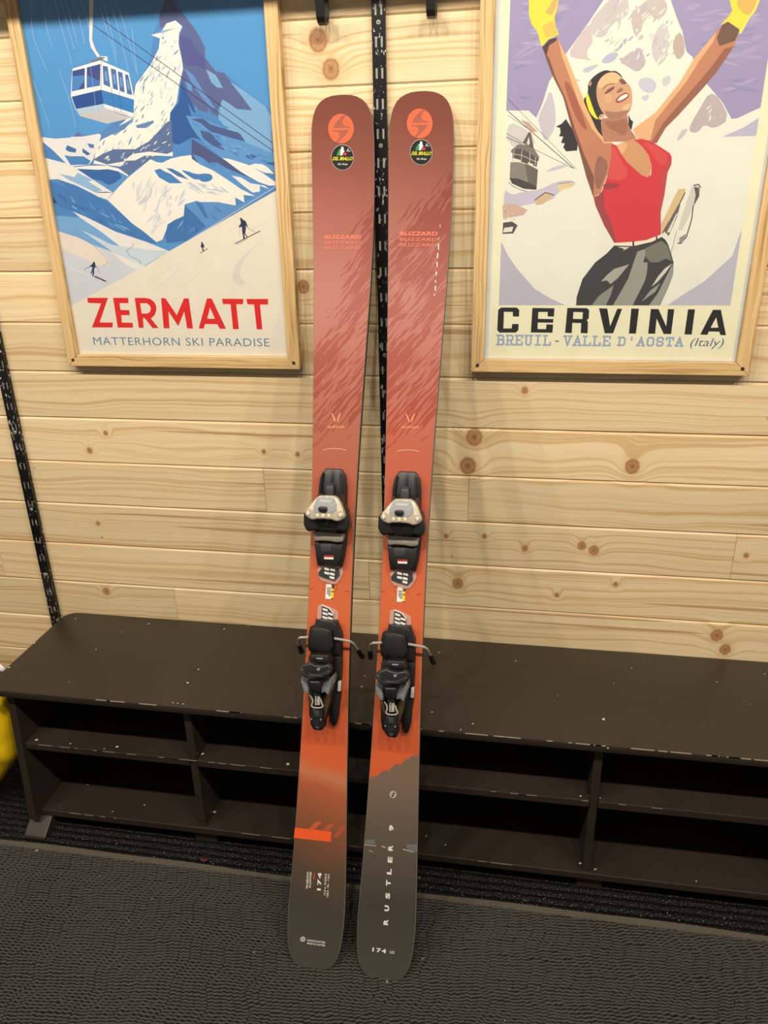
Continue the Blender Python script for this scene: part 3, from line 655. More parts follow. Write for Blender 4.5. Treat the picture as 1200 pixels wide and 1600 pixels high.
p.poly(F_((380,758),(425,758),(560,1043),(500,1042),(478,1000),(362,998),(352,1040),(303,1040)), RED, F_((410,845),(455,948),(383,948)))
p.poly(F_((523,760),(722,762),(720,812),(655,812),(680,1046),(625,1046),(602,812),(530,810)), RED); p.poly(F_((750,762),(952,762),(955,815),(878,815),(900,1048),(848,1048),(822,815),(760,813)), RED)
p.text('MATTERHORN SKI PARADISE', (147,538.9), (420.5,528.8), (96,132,164), bold=0.0, spacing=1.08)
p.build('print', r1, (-1.0405, 0, PZ0))

bm = bmesh.new()  # lamp glare along scratches in the pane, painted as pale see-through ribbons
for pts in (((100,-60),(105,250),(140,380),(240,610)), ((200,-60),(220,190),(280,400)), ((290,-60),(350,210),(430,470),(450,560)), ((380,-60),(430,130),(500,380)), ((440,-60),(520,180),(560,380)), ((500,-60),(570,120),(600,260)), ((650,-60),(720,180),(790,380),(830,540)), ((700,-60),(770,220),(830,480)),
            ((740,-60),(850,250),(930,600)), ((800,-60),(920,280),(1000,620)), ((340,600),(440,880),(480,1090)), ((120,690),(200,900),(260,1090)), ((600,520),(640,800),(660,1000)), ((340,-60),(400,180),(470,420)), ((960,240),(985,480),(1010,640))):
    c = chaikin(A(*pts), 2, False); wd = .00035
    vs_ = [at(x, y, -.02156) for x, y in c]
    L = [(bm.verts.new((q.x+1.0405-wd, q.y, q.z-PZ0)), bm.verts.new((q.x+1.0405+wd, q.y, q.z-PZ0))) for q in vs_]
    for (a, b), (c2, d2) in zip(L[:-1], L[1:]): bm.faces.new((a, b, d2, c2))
tag(link('pane_scratch_glare', bm, clear_plastic('scratch_glare', (235,238,242), .38), r1), kind='stuff')

# ---------------------------------------------------------------- right poster: woman in red with arms raised
r2, rect2 = poster('oak framed poster of a woman in red with raised arms, lettered CERVINIA', -.0842, .4864)
p = Print(-.0148, rect2)
K, L_, M_, N_, O_ = T(760, 0, 6), T(1000, 0, 6), T(760, 150, 6), T(880, 80, 7.5), T(900, 200, 5.4545)
Q, R_, S_, U, V_ = T(880, 350, 5), T(760, 460, 5.4545), T(940, 460, 5), T(720, 0, 2.5), T(720, 280, 2.5)
p.raw([[(rect2[0], rect2[2]), (rect2[1], rect2[2]), (rect2[1], rect2[3]), (rect2[0], rect2[3])]], (214,218,222))
a0 = at(763, 558, p.y); a1 = at(1144, 562, p.y)
p.raw([[(a0.x, a0.z), (a1.x, a0.z), (a1.x, rect2[3]), (a0.x, rect2[3])]], (236,232,204))
b0 = at(779.3, 477, p.y); b1 = at(1141, 478.5, p.y); pic = (b0.x, b1.x, b0.z, rect2[3]-.012)
full = p.rect; p.rect = pic
p.raw([[(pic[0], pic[2]), (pic[1], pic[2]), (pic[1], pic[3]), (pic[0], pic[3])]], (156,148,190))
p.slivers(U((200,-20),(480,-20),(300,300),(290,420),(190,420)), 26, 12, (20, 60), (4, 12), [(166,158,198), (146,140,184), (178,166,200)], 61); p.slivers(U((860,-20),(1190,-20),(1180,400),(1060,440),(900,150)), 34, 8, (20, 70), (4, 12), [(166,158,198), (146,140,184), (174,162,198)], 62)
SNW = (229,230,222)
p.poly(U((560,0),(600,-60),(780,-60),(820,0),(840,60),(862,115),(880,200),(905,225),(960,330),(1020,400),(1055,465),(1080,462),(1175,418),(1300,400),(1300,1300),(100,1300),(120,435),(190,432),(265,432),(295,460),(320,400),(345,320),(410,215),(500,90)), SNW)
p.line(U((410,215),(500,90),(560,0)), 1.4, (244,243,238)); p.line(U((862,115),(880,205),(905,225)), 1.4, (244,243,238)); p.line(U((960,330),(1020,400),(1055,465)), 1.4, (244,243,238))
for q, c in ((((415,218),(455,150),(500,90),(505,120),(520,160),(490,200),(500,235),(545,240),(470,232)), (204,190,196)), (((500,90),(560,20),(600,-20),(650,-20),(660,50),(630,75),(590,95),(560,150),(510,140)), (200,192,196)), (((660,60),(700,20),(760,-20),(810,10),(800,60),(760,80),(740,50),(700,110),(720,160),(680,150)), (196,186,186)),
             (((615,240),(660,205),(700,180),(715,215),(725,250),(690,285),(655,262)), (190,178,190)), (((760,120),(800,80),(820,150),(800,230),(770,260),(740,200)), (202,196,204)), (((830,150),(862,118),(880,200),(850,240),(828,200)), (188,172,164)), (((545,240),(580,205),(620,205),(600,240),(560,250)), (182,184,212)),
             (((470,270),(530,250),(540,255),(490,290)), (192,190,210)), (((690,310),(740,300),(770,330),(745,370),(700,350)), (196,196,216)), (((780,310),(820,290),(820,320),(795,345)), (202,200,212)), (((700,380),(740,365),(725,400)), (196,196,216)),
             (((900,480),(930,430),(970,360),(1010,380),(1050,465),(990,505),(950,485),(925,520),(890,515)), (186,172,180)), (((840,555),(860,510),(890,500),(870,535)), (196,190,200)), (((300,460),(330,400),(350,345),(370,420),(370,500),(330,560),(310,500)), (196,192,208)), (((180,490),(215,480),(300,540),(260,600),(180,560)), (206,200,204)), (((440,305),(470,315),(460,320)), (190,188,208))): p.poly(U(*q), c, sm=1)
p.slivers(U((510,140),(600,-10),(800,-10),(870,180),(800,260),(660,280),(560,200)), 110, 55, (5, 20), (1.2, 4.5), [SNW, (236,236,230), (186,176,182), (178,176,202), (200,188,184)], 71)
p.slivers(U((940,470),(975,380),(1030,440),(1000,490)), 6, 65, (6, 14), (1.5, 3), [SNW, (206,190,190)], 72)
p.poly(U((1020,535),(1100,500),(1168,458),(1175,530)), (184,182,208)); p.poly(V_((162,250),(185,300),(220,350),(290,430),(350,465),(410,494),(100,494),(120,250)), (184,180,200)); p.poly(V_((1095,200),(1060,300),(950,400),(870,450),(800,497),(1200,500),(1200,200)), (186,184,204))
# aerial cabin and cables
for L, w_ in ((M_((200,25),(845,685)), .6), (M_((200,140),(820,680)), 1.1), (M_((185,350),(450,500),(815,678)), .7), (M_((185,385),(330,450)), 1.0), (M_((200,180),(380,300)), .6)): p.line(L, w_, (60,52,62))
p.poly(M_((320,220),(400,250),(480,340),(420,330)), (190,160,150)); p.poly(M_((430,320),(445,325),(440,345),(425,335)), (240,170,70))
p.poly(M_((340,440),(395,340),(415,338),(447,505),(395,470),(375,450)), (98,92,88)); p.poly(M_((378,440),(398,380),(408,440),(395,465)), (215,214,205))
p.poly(M_((230,510),(300,452),(380,460),(450,500),(495,570),(490,610),(330,565),(232,530)), (124,118,112)); p.poly(M_((250,500),(330,495),(485,585),(470,665),(330,620),(240,610)), (92,80,84)); p.poly(M_((245,580),(320,600),(325,625),(240,615)), (222,222,212)); p.poly(M_((390,620),(440,640),(438,655),(390,640)), (222,222,212))
for L in (M_((262,500),(250,610)), M_((335,500),(325,615)), M_((410,530),(405,640)), M_((462,570),(455,660)), M_((255,545),(330,555),(480,625))): p.line(L, .9, (200,198,192))
p.poly(M_((225,620),(300,620),(400,645),(483,690),(470,870),(420,865),(330,830),(218,785)), (134,130,124)); p.poly(M_((360,635),(483,690),(470,870),(400,850)), (104,100,98)); p.poly(M_((218,770),(300,775),(400,815),(472,850),(465,880),(350,870),(240,820)), (74,70,68)); p.line(M_((212,810),(240,840),(320,880),(405,900)), .8, (60,56,58))
p.poly(M_((165,870),(240,930),(330,900),(500,880),(660,800),(800,785),(850,830),(700,880),(600,990),(400,1010),(165,1080)), (194,190,212), sm=1); p.poly(M_((550,715),(620,670),(720,640),(760,660),(650,695)), (196,194,212)); p.poly(M_((670,828),(800,805),(800,855),(675,893)), (226,202,156)); p.slivers(M_((672,828),(800,808),(798,850),(678,888)), 8, 80, (1, 2), (.8, 1.2), [(160,120,80)], 81); p.line(M_((668,826),(802,805)), .8, (110,70,60))
p.poly(V_((290,80),(330,52),(362,65),(320,98),(292,100)), (208,180,150)); p.line(V_((288,82),(330,52),(365,62)), 1.4, (90,64,62)); p.poly(V_((163,100),(200,95),(262,120),(245,140),(165,155)), (204,172,164)); p.poly(V_((165,170),(200,165),(222,180),(205,212),(163,214)), (88,78,82)); p.poly(V_((170,190),(205,185),(200,205),(165,208)), (226,224,216)); p.slivers(V_((165,100),(255,105),(240,150),(200,165),(165,160)), 14, 10, (2, 5), (.8, 1.6), [(90,70,72), (232,230,224), (170,120,110)], 82)
# figure
SK, SKL, SKD, HAIR, YEL2 = (190,130,102), (226,176,134), (128,84,72), (50,46,54), (236,216,74)
p.poly(M_((745,215),(705,260),(650,288),(690,300),(695,345),(680,378),(720,380),(700,440),(735,445),(720,480),(748,520),(800,515),(850,512),(860,420),(800,300)), HAIR)
armL = U((318,185),(345,155),(376,146),(395,180),(415,225),(445,300),(480,390),(530,490),(590,560),(605,610),(570,690),(545,755),(518,772),(490,690),(455,560),(430,490),(400,380),(360,300),(335,235))
p.poly(armL, SK); p.poly(U((318,185),(345,225),(370,300),(410,385),(445,500),(480,600),(520,690),(518,772),(490,690),(455,560),(430,490),(400,380),(360,300),(335,235)), SKD); p.poly(U((380,155),(415,225),(445,300),(480,390),(530,490),(590,560),(560,560),(510,500),(460,400),(425,300),(395,220)), SKL); p.poly(U((400,310),(430,330),(470,430),(500,520),(460,480),(425,400)), (164,96,78), sm=1); p.poly(U((540,600),(580,640),(560,700),(535,750),(520,700),(525,640)), (150,104,90), sm=1); p.poly(U((318,185),(345,155),(376,146),(372,160),(345,178),(335,215)), (84,62,62))
armR = U((1020,98),(1045,85),(1090,118),(1068,180),(1000,280),(950,340),(850,450),(800,500),(765,560),(730,560),(690,545),(672,505),(760,440),(850,330),(910,230),(960,170))
p.poly(armR, SK); p.poly(U((672,505),(760,440),(850,330),(910,230),(960,170),(1000,125),(985,165),(930,240),(880,320),(800,420),(760,470),(740,548),(690,545)), SKL); p.poly(U((1068,180),(1000,280),(950,340),(850,450),(800,500),(765,560),(745,555),(790,480),(860,400),(930,320),(980,260),(1030,190)), (150,98,82)); p.poly(U((1020,98),(1045,85),(1090,118),(1070,160),(1040,170),(1010,180),(1000,150)), (112,84,76))
p.poly(U((258,-80),(266,0),(266,55),(275,92),(300,125),(315,182),(345,152),(384,134),(372,108),(366,70),(376,30),(382,0),(390,-80)), YEL2); p.poly(U((352,-80),(360,0),(330,50),(355,60),(366,40),(380,0),(386,-80)), (206,176,110)); p.poly(U((320,100),(362,80),(380,132),(330,150)), (216,190,98)); p.line(U((300,120),(330,80),(366,62)), 1.2, (244,228,110))
p.poly(U((1048,-80),(1050,0),(1060,40),(1050,60),(1010,102),(1042,84),(1088,112),(1086,134),(1096,128),(1115,85),(1150,45),(1168,0),(1180,-80)), YEL2); p.poly(U((1085,-60),(1078,20),(1100,50),(1125,60),(1150,30),(1160,-40)), (214,178,96)); p.line(U((1165,5),(1120,80),(1094,130)), 1.4, (246,236,130))
p.poly(N_((235,570),(265,530),(292,470),(288,390),(340,310),(420,250),(500,218),(560,236),(610,228),(660,260),(700,310),(640,400),(520,600),(470,760),(440,800),(455,960),(520,1045),(470,1010),(390,920),(340,800),(270,660)), HAIR, sm=1)
p.poly(N_((765,740),(790,800),(820,825),(800,920),(765,900)), HAIR); p.poly(N_((300,390),(325,350),(335,375),(315,415)), (196,160,120))
p.poly(N_((445,790),(560,780),(750,730),(765,860),(790,920),(840,990),(870,1060),(480,1060),(455,960)), (180,126,104)); p.poly(N_((480,810),(600,830),(740,780),(765,920),(700,1000),(600,930),(520,900)), (162,108,92), sm=1)
face = N_((440,310),(500,262),(560,245),(620,250),(690,310),(745,370),(795,420),(810,520),(805,640),(770,720),(700,780),(620,802),(530,790),(460,720),(410,620),(385,500),(395,390))
p.poly(face, (208,160,128), sm=1); p.poly(N_((440,310),(500,262),(560,245),(620,250),(690,310),(640,370),(560,380),(480,400),(420,450),(400,390)), (230,188,148), sm=1); p.poly(N_((470,690),(600,720),(760,690),(790,680),(700,780),(620,800),(530,788)), (166,120,106), sm=1); p.poly(N_((690,650),(760,620),(800,600),(760,690),(700,690)), (222,186,146), sm=1); p.poly(N_((480,480),(560,500),(580,560),(520,620),(470,580)), (216,170,136), sm=1)
p.poly(N_((478,510),(500,470),(540,435),(608,408),(596,440),(560,462),(510,498)), (120,88,84), sm=1); p.line(N_((465,445),(510,395),(560,380),(600,385)), 1.0, (70,50,50)); p.poly(N_((648,335),(690,318),(725,345),(745,382),(700,388),(665,365)), (124,92,86), sm=1); p.line(N_((500,495),(550,470),(590,435)), .9, (40,32,36)); p.line(N_((680,385),(740,372)), .9, (40,32,36))
p.poly(N_((622,490),(640,450),(680,425),(705,445),(690,470),(650,490)), (154,108,94), sm=1); p.poly(N_((610,595),(620,555),(680,505),(745,478),(778,520),(750,560),(690,595),(640,612)), (164,84,84), sm=1); p.poly(N_((630,582),(660,540),(700,515),(745,498),(762,522),(720,552),(670,578)), (244,240,234), sm=1)
p.poly(N_((262,505),(285,478),(305,540),(340,640),(375,735),(415,800),(380,795),(310,720),(275,620)), (240,226,58), sm=1); p.poly(N_((415,770),(440,735),(478,745),(480,780),(450,805),(418,800)), (220,176,142), sm=1); p.poly(N_((428,752),(445,748),(440,768)), (60,40,40))
p.poly(O_((190,0),(300,130),(345,148),(430,110),(500,90),(560,140),(620,220),(648,320),(625,420),(560,410),(430,290),(380,210)), (206,152,114)); p.poly(O_((350,150),(420,120),(440,150),(400,220),(380,205)), SKL)
p.poly(O_((300,140),(340,145),(380,215),(430,285),(500,350),(560,402),(605,420),(640,400),(645,320),(620,235),(570,165),(520,120),(490,102),(560,92),(640,115),(700,150),(800,215),(816,250),(812,310),(780,380),(755,560),(722,720),(725,912),(600,957),(480,972),(325,978),(240,830),(165,660),(150,590),(190,575),(220,540),(265,420),(290,320),(302,220)), (206,58,68))
p.poly(O_((150,590),(190,575),(220,540),(235,560),(240,680),(300,800),(350,975),(325,978),(240,830),(165,660)), (156,68,74)); p.poly(O_((816,250),(812,310),(780,380),(755,560),(722,720),(722,860),(700,760),(705,560),(720,400),(760,330)), (190,70,76)); p.poly(O_((230,470),(380,470),(360,510),(240,530)), (160,60,70), sm=1); p.poly(O_((300,160),(330,160),(400,300),(450,380),(400,450),(290,440),(270,430),(300,300)), (212,82,80), sm=1); p.poly(O_((560,110),(680,150),(790,230),(760,330),(690,290),(640,200)), (210,76,78), sm=1)
p.poly(O_((328,980),(480,970),(600,955),(722,908),(735,940),(600,996),(480,1006),(330,1002)), (240,228,206)); p.poly(O_((480,966),(495,966),(497,1008),(482,1008)), (40,38,40)); p.poly(O_((680,925),(692,920),(694,955),(682,960)), (40,38,40))
p.poly(Q((398,168),(550,172),(690,140),(770,100),(800,125),(820,160),(845,240),(862,300),(858,400),(820,500),(750,645),(100,645),(105,570),(150,430),(250,300),(340,230)), (62,62,66))
p.poly(Q((580,215),(640,195),(640,250),(625,300),(660,300),(655,370),(640,440),(600,520),(540,640),(385,640),(450,530),(510,420),(560,270)), (152,152,146)); p.poly(Q((640,190),(700,160),(770,130),(815,170),(850,290),(800,270),(740,300),(680,300),(640,250)), (118,118,112)); p.poly(Q((295,450),(340,400),(400,350),(515,315),(470,370),(430,420),(370,470),(340,440)), (166,166,160)); p.poly(Q((395,478),(370,560),(330,640),(220,640),(280,560)), (138,140,136)); p.poly(Q((857,310),(858,400),(820,500),(748,640),(665,640),(740,540),(800,420)), (150,150,146)); p.poly(Q((690,490),(740,410),(790,350),(852,308),(800,380),(740,450)), (204,202,194)); p.poly(Q((610,608),(680,520),(760,460),(720,530)), (150,150,146)); p.poly(Q((425,178),(520,180),(460,212),(480,196)), (216,212,204))
p.poly(O_((722,885),(724,820),(790,690),(840,580),(875,520),(935,518),(925,570),(870,680),(800,770),(745,890)), (210,184,142)); p.line(O_((735,900),(880,650),(930,550)), 1.6, (78,68,66)); p.poly(O_((750,880),(860,680),(890,650),(860,760),(790,920)), (110,100,98)); p.poly(O_((775,890),(850,740),(870,720),(800,890)), (222,220,212))
p.poly(O_((868,865),(905,740),(960,580),(985,500),(1040,482),(1062,510),(1050,580),(1010,650),(960,760),(905,872)), (206,202,198)); p.poly(O_((1005,500),(1050,510),(1050,580),(1000,670),(1020,570)), (96,86,84)); p.line(O_((1000,490),(1045,480),(1062,510)), 1.6, (58,52,54)); p.line(O_((1000,660),(985,780),(940,930),(890,985),(865,980)), 1.6, (70,62,64)); p.poly(O_((880,935),(940,900),(920,960),(880,985)), (150,142,140)); p.poly(O_((808,1060),(858,870),(890,875),(830,1080)), (228,226,218)); p.line(O_((808,1070),(858,872)), .6, (90,82,82))
p.rect = full
BK = (30,30,34)
p.poly(R_((100,132),(125,112),(258,112),(280,132),(278,190),(225,188),(225,150),(150,148),(145,290),(215,290),(220,252),(275,252),(272,305),(250,326),(112,326),(92,305)), BK)
p.poly(R_((392,115),(580,118),(575,190),(522,188),(522,150),(443,150),(440,208),(572,210),(568,242),(438,240),(436,295),(508,296),(512,255),(568,257),(563,327),(378,325)), BK)
p.poly(R_((690,115),(858,117),(876,135),(872,205),(855,220),(866,235),(862,332),(803,330),(808,245),(732,243),(728,330),(670,328)), BK, R_((742,150),(822,152),(818,210),(738,208)))
p.poly(R_((960,118),(1030,120),(1055,270),(1115,122),(1157,122),(1080,332),(1008,332)), BK)
p.poly(S_((232,110),(292,112),(268,307),(213,306)), BK); p.poly(S_((385,114),(445,115),(505,250),(518,115),(568,116),(543,310),(485,310),(430,190),(418,308),(363,307)), BK); p.poly(S_((675,116),(730,117),(704,314),(647,313)), BK)
p.poly(S_((870,120),(932,120),(972,320),(928,318),(920,292),(838,290),(826,316),(770,314)), BK, S_((895,180),(912,260),(852,260)))
# slab-serif line of text, drawn from strokes
SL = {'B': ([[(.18,0),(.18,1)],[(0,1),(.7,1),(.85,.88),(.85,.64),(.7,.53),(.18,.53)],[(.7,.53),(.92,.42),(.92,.12),(.75,0),(0,0)]], []), 'R': ([[(.18,0),(.18,1)],[(0,1),(.7,1),(.88,.86),(.88,.6),(.7,.48),(.18,.48)],[(.55,.48),(.85,0)]], [(0,.36,0),(.7,1.0,0)]),
      'E': ([[(.18,0),(.18,1)],[(0,1),(.9,1),(.9,.78)],[(.18,.52),(.65,.52)],[(0,0),(.92,0),(.92,.24)]], []), 'U': ([[(.18,1),(.18,.2),(.34,0),(.66,0),(.82,.2),(.82,1)]], [(0,.36,1),(.64,1,1)]), 'I': ([[(.5,0),(.5,1)]], [(.2,.8,0),(.2,.8,1)]), 'L': ([[(.2,0),(.2,1)],[(0,0),(.92,0),(.92,.26)]], [(0,.42,1)]),
      'V': ([[(.14,1),(.5,0),(.86,1)]], [(0,.34,1),(.66,1,1)]), 'A': ([[(.12,0),(.5,1),(.88,0)],[(.28,.36),(.72,.36)]], [(0,.32,0),(.68,1,0)]), 'D': ([[(.18,0),(.18,1)],[(0,1),(.66,1),(.88,.8),(.88,.2),(.66,0),(0,0)]], []), 'O': ([[(.3,1),(.7,1),(.88,.8),(.88,.2),(.7,0),(.3,0),(.12,.2),(.12,.8),(.3,1)]], []),
      'S': ([[(.88,.74),(.88,.86),(.72,1),(.28,1),(.12,.86),(.12,.64),(.28,.54),(.72,.48),(.88,.36),(.88,.14),(.72,0),(.28,0),(.12,.14),(.12,.28)]], []), 'T': ([[(.5,0),(.5,1)],[(.06,.76),(.06,1),(.94,1),(.94,.76)]], [(.28,.72,0)]), '-': ([[(.15,.45),(.85,.45)]], []), "'": ([[(.5,1),(.5,.72)]], [])}
def slab_text(word, bl, tr, rgb, th):
    a = at(*bl, p.y); b = at(*tr, p.y); n = len(word); cw = (b.x-a.x)/n; h = b.z-a.z
    for i, ch in enumerate(word):
        if ch not in SL: continue
        strokes, serifs = SL[ch]; f = lambda u, v: (a.x + cw*(i+.11+.78*u), a.z + th/2 + v*(h-th))
        for s in strokes + [[(u0, v), (u1, v)] for u0, u1, v in serifs]:
            for q0, q1 in zip(s[:-1], s[1:]):
                P0, P1 = Vector(f(*q0)), Vector(f(*q1)); d = (P1-P0).normalized()*th/2; m = Vector((-d.y, d.x))
                p.raw([[tuple(P0-d+m), tuple(P0-d-m), tuple(P1+d-m), tuple(P1+d+m)]], rgb)
BL2 = (150,168,200)
slab_text('BREUIL', R_((80,435))[0], R_((562,345))[0], BL2, .0037); slab_text('-', R_((580,440))[0], R_((625,350))[0], (110,114,130), .003); slab_text('VALLE', R_((648,440))[0], R_((1072,352))[0], BL2, .0037)
slab_text("D'AOSTA", S_((118,405))[0], S_((650,333))[0], BL2, .0037)
p.text('(Italy)', S_((688,425))[0], S_((960,342))[0], (92,106,140), bold=0.0, shear=0.22)
p.build('print', r2, (-.0842, 0, PZ0))
# ================================================================== SKIS
TH, RT, HT, SLEN = .368, .060, .030, 1.768
AX = Vector((0, math.sin(TH), math.cos(TH))); NX = Vector((0, -math.cos(TH), math.sin(TH)))
def rock(s): return HT*max(0, min(1, (.28-s)/.28))**2 + RT*max(0, min(1.2, (s-1.38)/.36))**2
def SP(s, wd, h=0.0):
    e = 1e-3; sl = (rock(s+e)-rock(s-e))/(2*e); n = (NX - AX*sl).normalized()
    return AX*s + NX*(rock(s)-HT) + n*h + Vector((wd, 0, 0))
_cf = np.polyfit([.14,.25,.36,.49,.64,.78,.92,1.04,1.24,1.40,1.50,1.57,1.65,1.72], [.1192,.1135,.1068,.0986,.0936,.0920,.0937,.0972,.1073,.1190,.1262,.1290,.1290,.127], 5)
def halfw(s):
    wv = float(np.polyval(_cf, min(max(s, .10), 1.70)))/2
    d = SLEN-s; a = float(np.interp(d, [0,.0012,.004,.009,.015,.021,.028,.035,.042,.053,.075,.1], [.12,.33,.50,.655,.765,.83,.885,.925,.952,.98,.998,1]))
    b = float(np.interp(s, [0,.003,.008,.014,.022,.032,.045,.062,.085,.12], [.46,.58,.685,.755,.82,.875,.92,.955,.983,1]))
    return wv*a*b
def thick(s): return .005 + .0115*math.sin(math.pi*min(1, max(0, (s-.05)/1.65)))**.8
ST = sorted(set([0,.0015,.003,.0055,.008,.011,.014,.018,.022,.027,.032,.038,.045,.053,.062,.073,.085,.1,.12] + [.14+.03*i for i in range(50)] + [SLEN-d for d in (0,.0006,.0012,.0025,.004,.0065,.009,.012,.015,.018,.021,.0245,.028,.0315,.035,.0385,.042,.0475,.053,.064,.075,.0875,.1,.13)]))
ST = [s for s in ST if s <= SLEN]
def topsheet_mesh():
    bm = bmesh.new(); ls = bm.verts.layers.float.new('ski_s'); lw = bm.verts.layers.float.new('ski_w'); rows = []
    for s in ST:
        hw = max(halfw(s)-.0011, .001); row = []
        for i in range(9):
            v = bm.verts.new(SP(s, hw*(i/4-1), 0)); v[ls] = s; v[lw] = hw*(i/4-1); row.append(v)
        rows.append(row)
    for a, b in zip(rows[:-1], rows[1:]):
        for i in range(8): bm.faces.new((a[i], a[i+1], b[i+1], b[i]))
    m = bpy.data.meshes.new('topsheet'); bm.to_mesh(m); bm.free()
    for q in m.polygons: q.use_smooth = True
    return m
def core_mesh():
    bm = bmesh.new(); rows = []
    for s in ST:
        hw = halfw(s); t = thick(s)
        rows.append([bm.verts.new(SP(s, a, h)) for a, h in ((-hw+.0010, -.0001), (-hw, -.0012), (-hw, -t), (hw, -t), (hw, -.0012), (hw-.0010, -.0001))])
    for a, b in zip(rows[:-1], rows[1:]):
        for i in range(6):
            f = bm.faces.new((a[i], a[(i+1) % 6], b[(i+1) % 6], b[i])); f.material_index = 1 if i in (0, 4) else 0
    bm.faces.new(rows[0]); bm.faces.new(rows[-1]); bmesh.ops.recalc_face_normals(bm, faces=bm.faces)
    m = bpy.data.meshes.new('core'); bm.to_mesh(m); bm.free(); return m
def edge_mesh():
    bm = bmesh.new()
    for sg in (-1, 1):
        rows = []
        for s in ST[8:-8]:
            hw = halfw(s); t = thick(s); rows.append([bm.verts.new(SP(s, sg*(hw+.0003), -t+a)) for a in (-.0002, .002)])
        for a, b in zip(rows[:-1], rows[1:]): bm.faces.new((a[0], a[1], b[1], b[0]))
    m = bpy.data.meshes.new('steel_edge'); bm.to_mesh(m); bm.free(); return m

def topsheet_mat(name, stops, streak_lo, streak_hi, tail):
    t = NT(name); s = t.attr('ski_s'); wv = t.attr('ski_w'); v = t.comb(wv, s, 0.0)
    n1 = t.noise(v, 9.0, 2.0)
    sd = t.math('ADD', s, t.math('ADD', t.math('MULTIPLY', wv, 0.25), t.math('MULTIPLY', t.math('SUBTRACT', n1, 0.5), 0.05)))
    c = t.ramp(t.math('DIVIDE', sd, 1.8), [(a/1.8, lin(b)) for a, b in stops])
    # brushed diagonal streaks
    wob = t.noise(v, 22.0, 1.0)
    u = t.math('ADD', t.math('MULTIPLY', wv, .62), t.math('MULTIPLY', s, .78))
    q = t.math('ADD', t.math('SUBTRACT', t.math('MULTIPLY', wv, .78), t.math('MULTIPLY', s, .62)), t.math('MULTIPLY', wob, .012))
    st = t.noise(t.comb(t.math('MULTIPLY', u, 18.0), t.math('MULTIPLY', q, 185.0), 0.0), 1.0, 3.0, 0.5)
    patch = t.noise(t.comb(t.math('MULTIPLY', u, 7.0), t.math('MULTIPLY', q, 16.0), 3.3), 1.0, 1.0)
    edge = t.math('MULTIPLY', t.step(t.math('SUBTRACT', s, t.math('MULTIPLY', wv, streak_hi[2])), streak_hi[1], streak_hi[0]), t.step(s, streak_lo[0], streak_lo[1]))
    amt = t.math('ADD', t.math('ADD', st, t.math('MULTIPLY', patch, 0.5)), t.math('MULTIPLY', edge, 0.3))
    m = t.math('MULTIPLY', t.step(amt, 0.985, 1.005), t.step(edge, 0.02, 0.2))
    dk = t.mix(1.0, c, lin((230,180,166)), 'MULTIPLY')
    c = t.mix(m, c, dk)
    if tail:
        jag = t.noise(t.comb(t.math('MULTIPLY', wv, 60.0), t.math('MULTIPLY', s, 25.0), 0.0), 1.0, 3.0, .6)
        b = t.math('SUBTRACT', t.math('SUBTRACT', s, t.math('MULTIPLY', wv, .62)), t.math('MULTIPLY', t.math('SUBTRACT', jag, .5), .035))
        g = t.ramp(s, [(0.0, lin((66,65,59))), (.14, lin((62,60,54))), (.27, lin((92,84,74))), (.40, lin((118,100,86)))])
        c = t.mix(t.step(b, .431, .426), c, g)
    f = t.noise(t.comb(t.math('MULTIPLY', wv, 900.0), t.math('MULTIPLY', s, 60.0), 0.0), 1.0, 2.0)
    c = t.mix(t.math('MULTIPLY', f, .12), c, lin((60,40,34)))
    t.out(c, 0.38, 0.0, 0.4); t.bump(m, .05, .0003)
    return t.m
STOPS_L = [(0,(66,65,59)),(0.12,(64,61,54)),(0.19,(85,68,55)),(0.26,(124,79,55)),(0.32,(151,88,57)),(0.365,(173,92,59)),(0.395,(193,119,84)),(0.42,(208,97,56)),(0.46,(208,93,52)),(0.6,(208,99,58)),(0.78,(206,103,64)),(0.92,(185,93,65)),(1.02,(174,92,70)),(1.12,(165,96,76)),(1.3,(170,101,88)),(1.45,(166,98,88)),(1.56,(156,86,75)),(1.64,(136,71,59)),(1.72,(123,63,49)),(1.78,(116,59,46))]
STOPS_R = [(0,(212,93,48)),(0.46,(208,93,52)),(0.6,(208,99,58)),(0.78,(208,102,62)),(0.95,(189,93,66)),(1.08,(181,92,70)),(1.2,(174,101,87)),(1.4,(168,102,92)),(1.5,(161,96,86)),(1.58,(149,83,72)),(1.66,(132,71,57)),(1.72,(123,63,49)),(1.78,(116,59,46))]
TOP_L = topsheet_mat('topsheet_coral_brown', STOPS_L, (1.02, 1.24), (1.36, 1.52, 2.2), False)
TOP_R = topsheet_mat('topsheet_coral_grey', STOPS_R, (1.02, 1.22), (1.50, 1.66, 1.6), True)
SIDEW = [flat('black_sidewall', (24,24,25), 0.45), flat('pale_bevel', (138,128,122), 0.35)]
M_TOP, M_CORE, M_EDGE = topsheet_mesh(), core_mesh(), edge_mesh()
for m in SIDEW: M_CORE.materials.append(m)
def ski(label, loc, ry, topmat):
    root = thing('ski', label, 'ski', loc, 'pair of coral skis leaning on the wall'); root.rotation_euler = (0, ry, 0)
    o = bpy.data.objects.new('core', M_CORE); COL.objects.link(o); o.parent = root
    m = M_TOP.copy(); m.materials.append(topmat); o = bpy.data.objects.new('topsheet', m); COL.objects.link(o); o.parent = root
    e = M_EDGE if M_EDGE.materials else M_EDGE
    if not M_EDGE.materials: M_EDGE.materials.append(flat('edge_steel', (120,118,116), 0.35, 0.9))
    o = bpy.data.objects.new('steel_edge', M_EDGE); COL.objects.link(o); o.parent = root
    return root
K1 = Vector((-.3505, -.6281, .0046)); K2 = Vector((-.2018, -.6289, .0046)); RY2 = .0060
